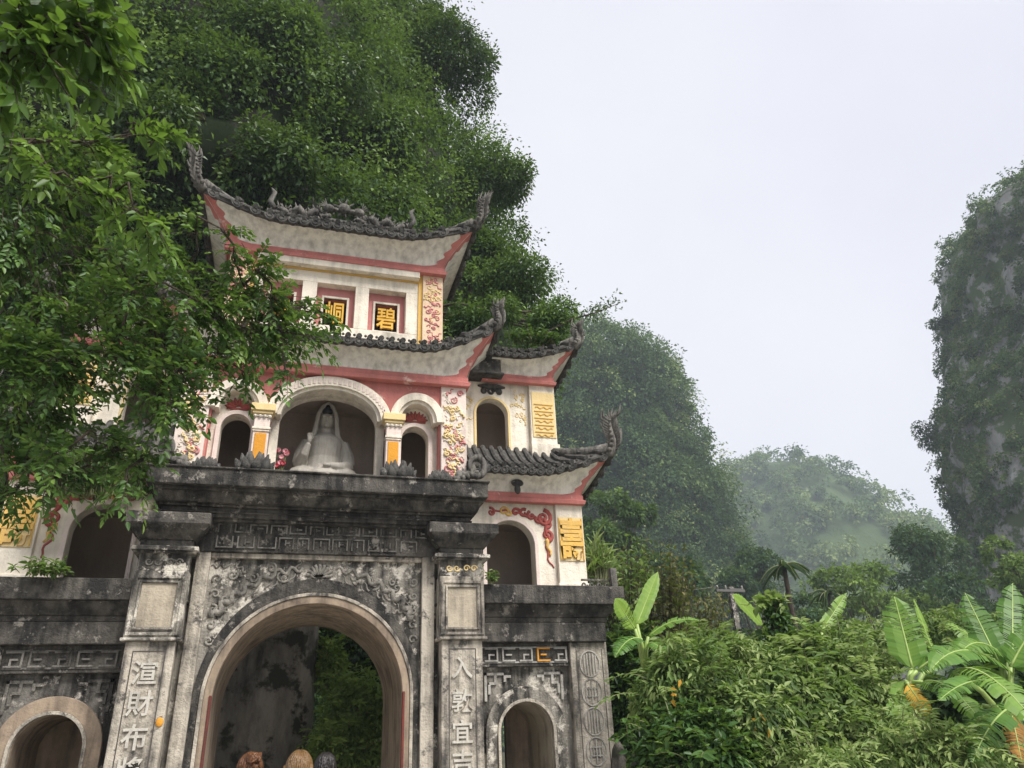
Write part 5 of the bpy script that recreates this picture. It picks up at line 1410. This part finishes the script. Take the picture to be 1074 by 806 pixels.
bush('dark ivy hanging behind the top of the central archway', [(365, 680, 34, 24, 18.0), (395, 700, 20, 30, 18.0)], 50, FOL_DARK, 0.13, 120, 30, 0.3, 0.5, 0.45, 0.3)
bush('tangled dark creeper low behind the right end pillar', [(655, 730, 14, 60, 12.6), (668, 700, 16, 40, 12.8)], 51, FOL_TREE, 0.14, 110, 28, 0.3, 0.3, 0.4, 0.3)

# vine covered stump
c = at(815, 660, 11.2); vs_ = empty('vine_stump', (c.x, c.y, 0), 'upright stump wrapped in dark vine leaves with pale shoots on top', 'stump')
m = MB(); zt = at(812, 635, 11.2).z; m.tube([(0, 0, -0.1), (0.05, 0, zt * 0.5), (0, 0, zt)], [0.14, 0.11, 0.07], 8); m.build('trunk', BARK, vs_, 0, True)
rg = np.random.default_rng(3); nn_ = 90; a = rg.uniform(0, 6.28, nn_); zz = rg.uniform(1.2, zt, nn_); rr_ = 0.16 + 0.1 * np.sin(zz * 5)
cc = np.stack([np.cos(a) * rr_ * 1.2, np.sin(a) * rr_, zz], 1); nv_ = np.stack([np.cos(a), np.sin(a), 0.3 + 0 * a], 1)
link('vine_leaves', leaf_mesh('vine_leaves', *clumps(cc, nv_, np.full(nn_, 0.17), 24, 0.12, rg, base=0.35, ratio=0.6), near=True), FOL_TREE, vs_)
cc = np.array([[rg.normal(0, 0.13), rg.normal(0, 0.1), zt + 0.06 + rg.normal(0, 0.06)] for k in range(14)])
link('top_shoots', leaf_mesh('top_shoots', *clumps(cc, np.tile([0, 0, 1.0], (14, 1)), np.full(14, 0.12), 10, 0.16, rg, base=0.7, ratio=0.5), near=True), FOL_BUSH, vs_)


# ------------------------------------------------------------------ banana plants
def banana_leaf(root, b, t, wid, arch, face, mat, seed, name='leaf', torn=0.5, var=0.45, lab=None):
    """blade from base b to tip t (root space), face = direction its upper side looks to"""
    rg = np.random.default_rng(seed); b = Vector(b); t = Vector(t); ax = t - b; L_ = ax.length
    f = Vector(face); f = (f - ax * (f.dot(ax) / L_ ** 2)).normalized(); side = ax.normalized().cross(f)
    n = 44; mid = [b + ax * u + Vector((0, 0, 1)) * arch * 4 * u * (1 - u) for u in np.linspace(0, 1, n + 1)]
    V = []; F = []; va = []
    lag = [0.0, 0.0]; tear = [0.0, 0.0]
    for k in range(n):
        u0, u1 = k / n, (k + 1) / n
        for si, s in ((0, 1), (1, -1)):
            if rg.random() < 0.22 * torn * 2: tear[si] = rg.uniform(0.05, 0.9) * torn; lag[si] = rg.normal(0, 0.16 * torn)
            w = [wid * 0.5 * (min(1, u / 0.12) ** 0.6 if u < 0.12 else 1) * (1 - max(0, (u - 0.55) / 0.45) ** 2.2) * (0.96 + 0.04 * math.sin(u * 60)) for u in (u0, u1)]
            fold = 0.20 + tear[si] * 0.5; g = 0.012 * (1 if tear[si] > 0.12 and rg.random() < 0.5 else 0)
            A0 = mid[k] + ax * g; A1 = mid[k + 1]
            d = (side * s + f * (0.35 - fold) + ax.normalized() * (0.30 + lag[si]))
            hang = Vector((0, 0, -1)) * tear[si] * 0.22
            pts = [A0, A1, A1 + d * w[1] * 0.55 + f * 0.03 * w[1], A1 + d * w[1] + hang * w[1] - f * 0.10 * w[1], A0 + d * w[0] + hang * w[0] - f * 0.10 * w[0] + ax * g, A0 + d * w[0] * 0.55 + f * 0.03 * w[0]]
            q = len(V); V += pts; vv = var + rg.normal(0, 0.05) + (0.012 if k % 2 else -0.012); va += [vv + 0.1, vv + 0.1, vv, vv - 0.05, vv - 0.05, vv]
            F += [(q, q + 1, q + 2, q + 5), (q + 5, q + 2, q + 3, q + 4)] if s > 0 else [(q, q + 5, q + 2, q + 1), (q + 5, q + 4, q + 3, q + 2)]
    me = bpy.data.meshes.new(name); me.from_pydata([tuple(v) for v in V], [], F); me.update()
    a_ = me.attributes.new('var', 'FLOAT', 'POINT'); a_.data.foreach_set('value', [min(1, max(0, x)) for x in va])
    o = link(name, me, mat, root)
    if lab: o['label'] = lab
    mm = MB(); mm.tube(mid[::4], [0.02 * (1 - 0.75 * k / 11) * wid / 0.5 for k in range(len(mid[::4]))], 5); mm.build('midrib', plain_rib, o, 0, True)
    return o


plain_rib = plain('leaf_midrib', (0.27, 0.37, 0.10), 0.5)
PSEUDO = masonry('banana_stem', (0.20, 0.19, 0.08), (0.07, 0.05, 0.03), 0.45, scale=3, bump=0.4, seed=50)


def banana(base_px, label, leaves, seed, hgt=None, rad=0.13):
    c = at(*base_px); root = empty('banana_plant', (c.x, c.y, 0), label, 'banana plant')
    m = MB(); h = c.z; m.tube([(0.05, 0.05, -0.1), (0.03, 0, h * 0.5), (0, 0, h)], [rad * 1.25, rad, rad * 0.6], 10); m.build('stem', PSEUDO, root, 0, True)
    o0 = Vector((c.x, c.y, 0))
    for i, lf in enumerate(leaves):
        (b, t, wid, arch, face) = lf[:5]; kw = lf[5] if len(lf) > 5 else {}
        bb = at(*b) - o0; tt = at(*t) - o0
        pm = MB(); pm.tube([(0, 0, h - 0.25), Vector((0, 0, h)).lerp(bb, 0.5), bb], [0.05, 0.035, 0.026], 6); pm.build('leaf_stalk', plain_rib, root, 0, True)
        banana_leaf(root, bb, tt, wid, arch, face, kw.get('mat', BANANA), seed * 10 + i, kw.get('name', 'leaf'), kw.get('torn', 0.5), kw.get('var', 0.45), kw.get('lab'))


TC = Vector((-0.3, -0.8, 0.5))
banana((950, 715, 9.6), 'banana plant with one broad upright leaf and a hanging orange dead leaf', [
    ((957, 702, 9.6), (938, 626, 9.8), 0.56, 0.0, (-0.45, -0.85, 0.15), dict(torn=0.25, var=0.62)),
    ((962, 704, 9.5), (1035, 700, 9.0), 0.46, 0.18, (0.0, -0.6, 0.8), dict(var=0.5)),
    ((968, 716, 9.3), (1038, 768, 8.4), 0.40, 0.22, (-0.2, -0.5, 0.8), dict(var=0.62, torn=0.6)),
    ((985, 700, 9.9), (958, 628, 10.3), 0.22, 0.0, (0.3, -0.8, 0.2), dict(var=0.8, torn=0.3)),
    ((950, 715, 9.4), (940, 775, 9.0), 0.34, 0.05, (-0.4, -0.8, 0.2), dict(var=0.7)),
    ((952, 718, 9.2), (974, 750, 9.0), 0.26, 0.0, (-0.3, -0.9, 0.1), dict(mat=DEADLEAF, var=0.75, torn=0.7, name='dead_leaf', lab='withered orange hanging leaf')),
], 1)
banana((1058, 745, 8.8), 'large banana plant with long arching leaves at the right edge', [
    ((1060, 705, 8.8), (975, 705, 8.4), 0.52, 0.28, (-0.1, -0.6, 0.8), dict(var=0.55)),
    ((1050, 700, 8.8), (1012, 622, 9.2), 0.46, 0.0, (-0.4, -0.8, 0.3), dict(var=0.3)),
    ((1060, 700, 8.6), (1095, 650, 8.4), 0.45, 0.05, (-0.5, -0.7, 0.4), dict(var=0.5)),
    ((1055, 690, 8.9), (1005, 690, 8.6), 0.42, 0.20, (0, -0.6, 0.8), dict(var=0.6)),
    ((1050, 715, 8.3), (985, 735, 7.9), 0.36, 0.1, (0, -0.5, 0.9), dict(var=0.5, torn=0.7)),
    ((1000, 705, 8.6), (1100, 775, 7.4), 0.50, 0.30, (-0.2, -0.5, 0.85), dict(var=0.65, torn=0.6)),
    ((1062, 700, 8.7), (1120, 700, 8.2), 0.5, 0.15, (-0.1, -0.6, 0.8), dict(var=0.4)),
    ((1062, 690, 9.2), (1062, 612, 9.6), 0.46, 0.0, (-0.5, -0.8, 0.2), dict(var=0.35, torn=0.7)),
    ((1050, 700, 9.4), (990, 655, 9.8), 0.40, 0.15, (0, -0.6, 0.8), dict(var=0.7, torn=0.7)),
    ((1064, 740, 8.4), (1020, 800, 7.9), 0.42, 0.1, (-0.2, -0.7, 0.6), dict(var=0.3, torn=0.8)),
    ((1060, 745, 8.6), (1072, 800, 8.3), 0.3, 0.0, (-0.3, -0.9, 0.1), dict(mat=DEADLEAF, var=0.05, torn=0.8, name='dead_leaf', lab='brown withered leaf')),
    ((1030, 740, 9.0), (1015, 800, 8.8), 0.38, 0.0, (-0.4, -0.9, 0.1), dict(var=0.15)),
], 2, rad=0.17)
banana((675, 690, 11.4), 'small banana plant beside the gate with two upright bright leaves', [
    ((668, 655, 11.4), (690, 600, 11.6), 0.26, 0.0, (-0.3, -0.9, 0.1), dict(var=0.8, torn=0.1)),
    ((666, 660, 11.3), (645, 628, 11.2), 0.34, 0.0, (0.0, -0.9, 0.3), dict(var=0.85, torn=0.2)),
    ((680, 668, 11.3), (735, 652, 11.0), 0.26, 0.12, (0, -0.5, 0.9), dict(var=0.6)),
    ((672, 670, 11.2), (645, 690, 10.8), 0.30, 0.1, (-0.2, -0.7, 0.7), dict(var=0.35)),
    ((680, 675, 11.2), (710, 710, 10.6), 0.24, 0.15, (-0.2, -0.6, 0.8), dict(var=0.45)),
], 3, rad=0.08)
banana((806, 668, 12.4), 'young banana plant with one slanting bright leaf left of the vine covered stump', [
    ((800, 655, 12.4), (768, 624, 12.2), 0.34, 0.02, (0.1, -0.9, 0.4), dict(var=0.9, torn=0.1)),
], 4, rad=0.06)
banana((862, 672, 13.5), 'slender banana plant with two pale leaves right of the vine covered stump', [
    ((862, 662, 13.5), (888, 622, 13.8), 0.28, 0.0, (-0.3, -0.9, 0.2), dict(var=0.75, torn=0.3)),
    ((860, 668, 13.4), (838, 655, 13.2), 0.26, 0.1, (0, -0.6, 0.8), dict(var=0.6)),
], 5, rad=0.06)
# a few orange withered leaves hanging in the bushes
for (px, py, y, lab) in ((708, 726, 9.6, 'small orange withered leaf caught in the tall bush beside the gate'), (797, 760, 9.0, 'pair of orange withered leaves low in the broad middle bush')):
    b = at(px, py, y); rg = np.random.default_rng(int(px)); k = 6
    tag(link('withered_leaf', leaf_mesh('withered_leaf', np.array(b)[None] + rg.normal(0, 0.05, (k, 3)), rg.normal(0, 1, (k, 3)) + [0, 0, -1], rg.normal(0, 0.5, (k, 3)) + [0, -1, 0.3], 0.10, 0.045, np.full(k, 0.6), near=True), DEADLEAF), lab, 'leaf')
# rubble at the foot of the gate corner
m = MB(); c = at(668, 800, 11.3)
for k in range(26):
    q = Vector((c.x + random.uniform(-0.5, 0.7), c.y + random.uniform(-0.4, 0.6), 0)); h = 1.7 * (1 - abs(q.x - c.x)) * random.uniform(0.5, 1)
    m.ball((q.x, q.y, h * 0.5), (random.uniform(0.15, 0.3), 0.25, max(0.15, h * 0.55)), 7, 5)
o = remesh(m, 'rock_mound', ROCK_P, None, 0.06, 2); tag(o, 'grey rocky mound at the foot of the right end pillar', 'rock')


# ================================================================== PEOPLE UNDER THE ARCH
SKIN = plain('skin', (0.50, 0.30, 0.21), 0.5, 0.08)


def person(loc, hgt, label, hair_col, hair, shirt_col, turn):
    root = empty('person', loc, label, 'person', rz=turn); s = hgt / 1.72
    m = MB(); T = lambda pts, r, n=10: m.tube([(p[0] * s, p[1] * s, p[2] * s) for p in pts], [x * s for x in r], n)
    B_ = lambda c, r: m.ball((c[0] * s, c[1] * s, c[2] * s), (r[0] * s, r[1] * s, r[2] * s), 14, 10)
    B_((0, 0.01, 1.595), (0.075, 0.095, 0.115)); B_((0, 0.045, 1.54), (0.058, 0.06, 0.075)); B_((0, 0.112, 1.57), (0.014, 0.02, 0.025)); B_((0, 0.1, 1.525), (0.026, 0.01, 0.01))
    for q in (-1, 1):
        B_((q * 0.077, 0.0, 1.575), (0.012, 0.022, 0.032)); B_((q * 0.03, 0.096, 1.60), (0.014, 0.008, 0.008))
        T([(q * 0.17, -0.01, 1.37), (q * 0.21, -0.02, 1.12), (q * 0.22, 0.03, 0.88)], [0.048, 0.038, 0.026]); B_((q * 0.222, 0.04, 0.83), (0.02, 0.042, 0.05))
        for f in range(4): T([(q * 0.222, 0.015 + 0.02 * f, 0.80), (q * 0.222, 0.018 + 0.021 * f, 0.76), (q * 0.215, 0.02 + 0.021 * f, 0.725 + 0.012 * abs(f - 1.5))], [0.0098, 0.009, 0.0075], 6)
        T([(q * 0.218, 0.075, 0.85), (q * 0.215, 0.095, 0.815), (q * 0.213, 0.098, 0.785)], [0.011, 0.01, 0.008], 6)
        T([(q * 0.09, 0, 0.9), (q * 0.095, 0.01, 0.5), (q * 0.095, -0.01, 0.08)], [0.085, 0.056, 0.036]); T([(q * 0.095, -0.04, 0.04), (q * 0.1, 0.06, 0.035), (q * 0.105, 0.16, 0.03)], [0.04, 0.042, 0.025])
    T([(0, 0, 0.86), (0, 0, 1.05), (0, 0, 1.3), (0, -0.005, 1.42), (0, 0, 1.5)], [0.13, 0.12, 0.135, 0.08, 0.052], 14); T([(-0.16, -0.01, 1.38), (0.16, -0.01, 1.38)], [0.05, 0.05])
    remesh(m, 'body', SKIN, root, 0.0085, 2)
    m = MB(); T([(0, 0, 0.92), (0, 0, 1.08), (0, 0, 1.3), (0, -0.005, 1.42), (0, 0, 1.46)], [0.165, 0.145, 0.155, 0.1, 0.066], 16)
    for q in (-1, 1): T([(q * 0.1, -0.01, 1.38), (q * 0.175, -0.01, 1.37), (q * 0.21, -0.02, 1.14)], [0.06, 0.064, 0.056], 12)
    remesh(m, 'shirt', plain('shirt_cloth', shirt_col, 0.85), root, 0.016, 2)
    m = MB(); T([(0, 0, 0.98), (0, 0, 0.84)], [0.15, 0.155], 16)
    for q in (-1, 1): T([(q * 0.085, 0, 0.9), (q * 0.095, 0.01, 0.5), (q * 0.097, -0.01, 0.07)], [0.1, 0.075, 0.06], 12)
    remesh(m, 'trousers', plain('trouser_cloth', (0.05, 0.055, 0.07), 0.9), root, 0.016, 2)
    hm = plain('hair', hair_col, 0.4, 0.6, 90); h = MB(); rs = random.Random(int(hgt * 1000))
    h.ball((0, -0.004 * s, 1.612 * s), (0.083 * s, 0.10 * s, 0.116 * s), 18, 14)
    for k in range(620):                                      # strands lying over the skull
        a = rs.uniform(0, 2 * PI); e = rs.uniform(0.05, 1.5)
        if math.sin(a) > 0.35 and e < 0.75: continue
        pts = []; wob = rs.uniform(0.985, 1.05); sw = rs.uniform(-0.12, 0.12)
        for q in range(5):
            ee = e - q * 0.2 * (1 if hair != 'bun' else -0.9); aa = a + sw * q
            pts.append((0.085 * wob * math.cos(ee) * math.cos(aa) * s, (-0.002 + 0.104 * wob * math.cos(ee) * math.sin(aa)) * s, (1.608 + 0.119 * wob * math.sin(ee)) * s))
        h.tube(pts, [0.004 * s, 0.0055 * s, 0.0055 * s, 0.005 * s, 0.002 * s], 4)
    if hair == 'bun':
        for k in range(26):
            a = rs.uniform(0, 6.28); c0 = (0.0, -0.085 * s, 1.70 * s); h.tube([(c0[0] + 0.045 * s * math.cos(a + q * 0.5), c0[1] + 0.045 * s * math.sin(a + q * 0.5), c0[2] + rs.uniform(-0.03, 0.03) * s) for q in range(5)], [0.007 * s] * 5, 5)
        h.ball((0.0, -0.085 * s, 1.70 * s), (0.045 * s, 0.045 * s, 0.035 * s))
    if hair == 'long':
        for k in range(60):
            x = rs.uniform(-0.085, 0.085); h.tube([(x * s, (-0.075 + abs(x) * 0.5) * s, 1.64 * s), (x * 1.15 * s, (-0.1 + abs(x) * 0.5) * s, 1.5 * s), (x * 1.1 * s, (-0.105 + abs(x) * 0.3) * s, 1.36 * s)], [0.014 * s, 0.014 * s, 0.006 * s], 5)
    h.build('hair', hm, root, 0, True)


hp = at(264, 784, 5.8); person((hp.x, hp.y, 0), hp.z * 1.72 / 1.765, 'person with auburn hair in a bun, standing leftmost under the arch', (0.11, 0.040, 0.010), 'bun', (0.30, 0.12, 0.13), 0.3)
hp = at(315, 788, 5.4); person((hp.x, hp.y, 0), hp.z * 1.72 / 1.725, 'person with golden brown hair, standing in the middle under the arch', (0.13, 0.070, 0.022), 'long', (0.35, 0.33, 0.28), -0.2)
hp = at(342, 790, 6.5); person((hp.x, hp.y, 0), hp.z * 1.72 / 1.725, 'person with very dark hair, standing rightmost under the arch', (0.010, 0.007, 0.006), 'short', (0.10, 0.10, 0.12), 0.1)

# ================================================================== HAZE
m = MB(); m.box(-690, 700, -680, 700, -1.6, 168)
hz, n, out = new_mat('haze_air'); pv = n.nodes.new('ShaderNodeVolumePrincipled')
pv.inputs['Color'].default_value = (0.80, 0.91, 1.0, 1); pv.inputs['Density'].default_value = HAZE_DENSITY; pv.inputs['Anisotropy'].default_value = 0.1
n.links.new(pv.outputs[0], out.inputs['Volume'])
o = m.build('haze', hz); o['kind'] = 'stuff'
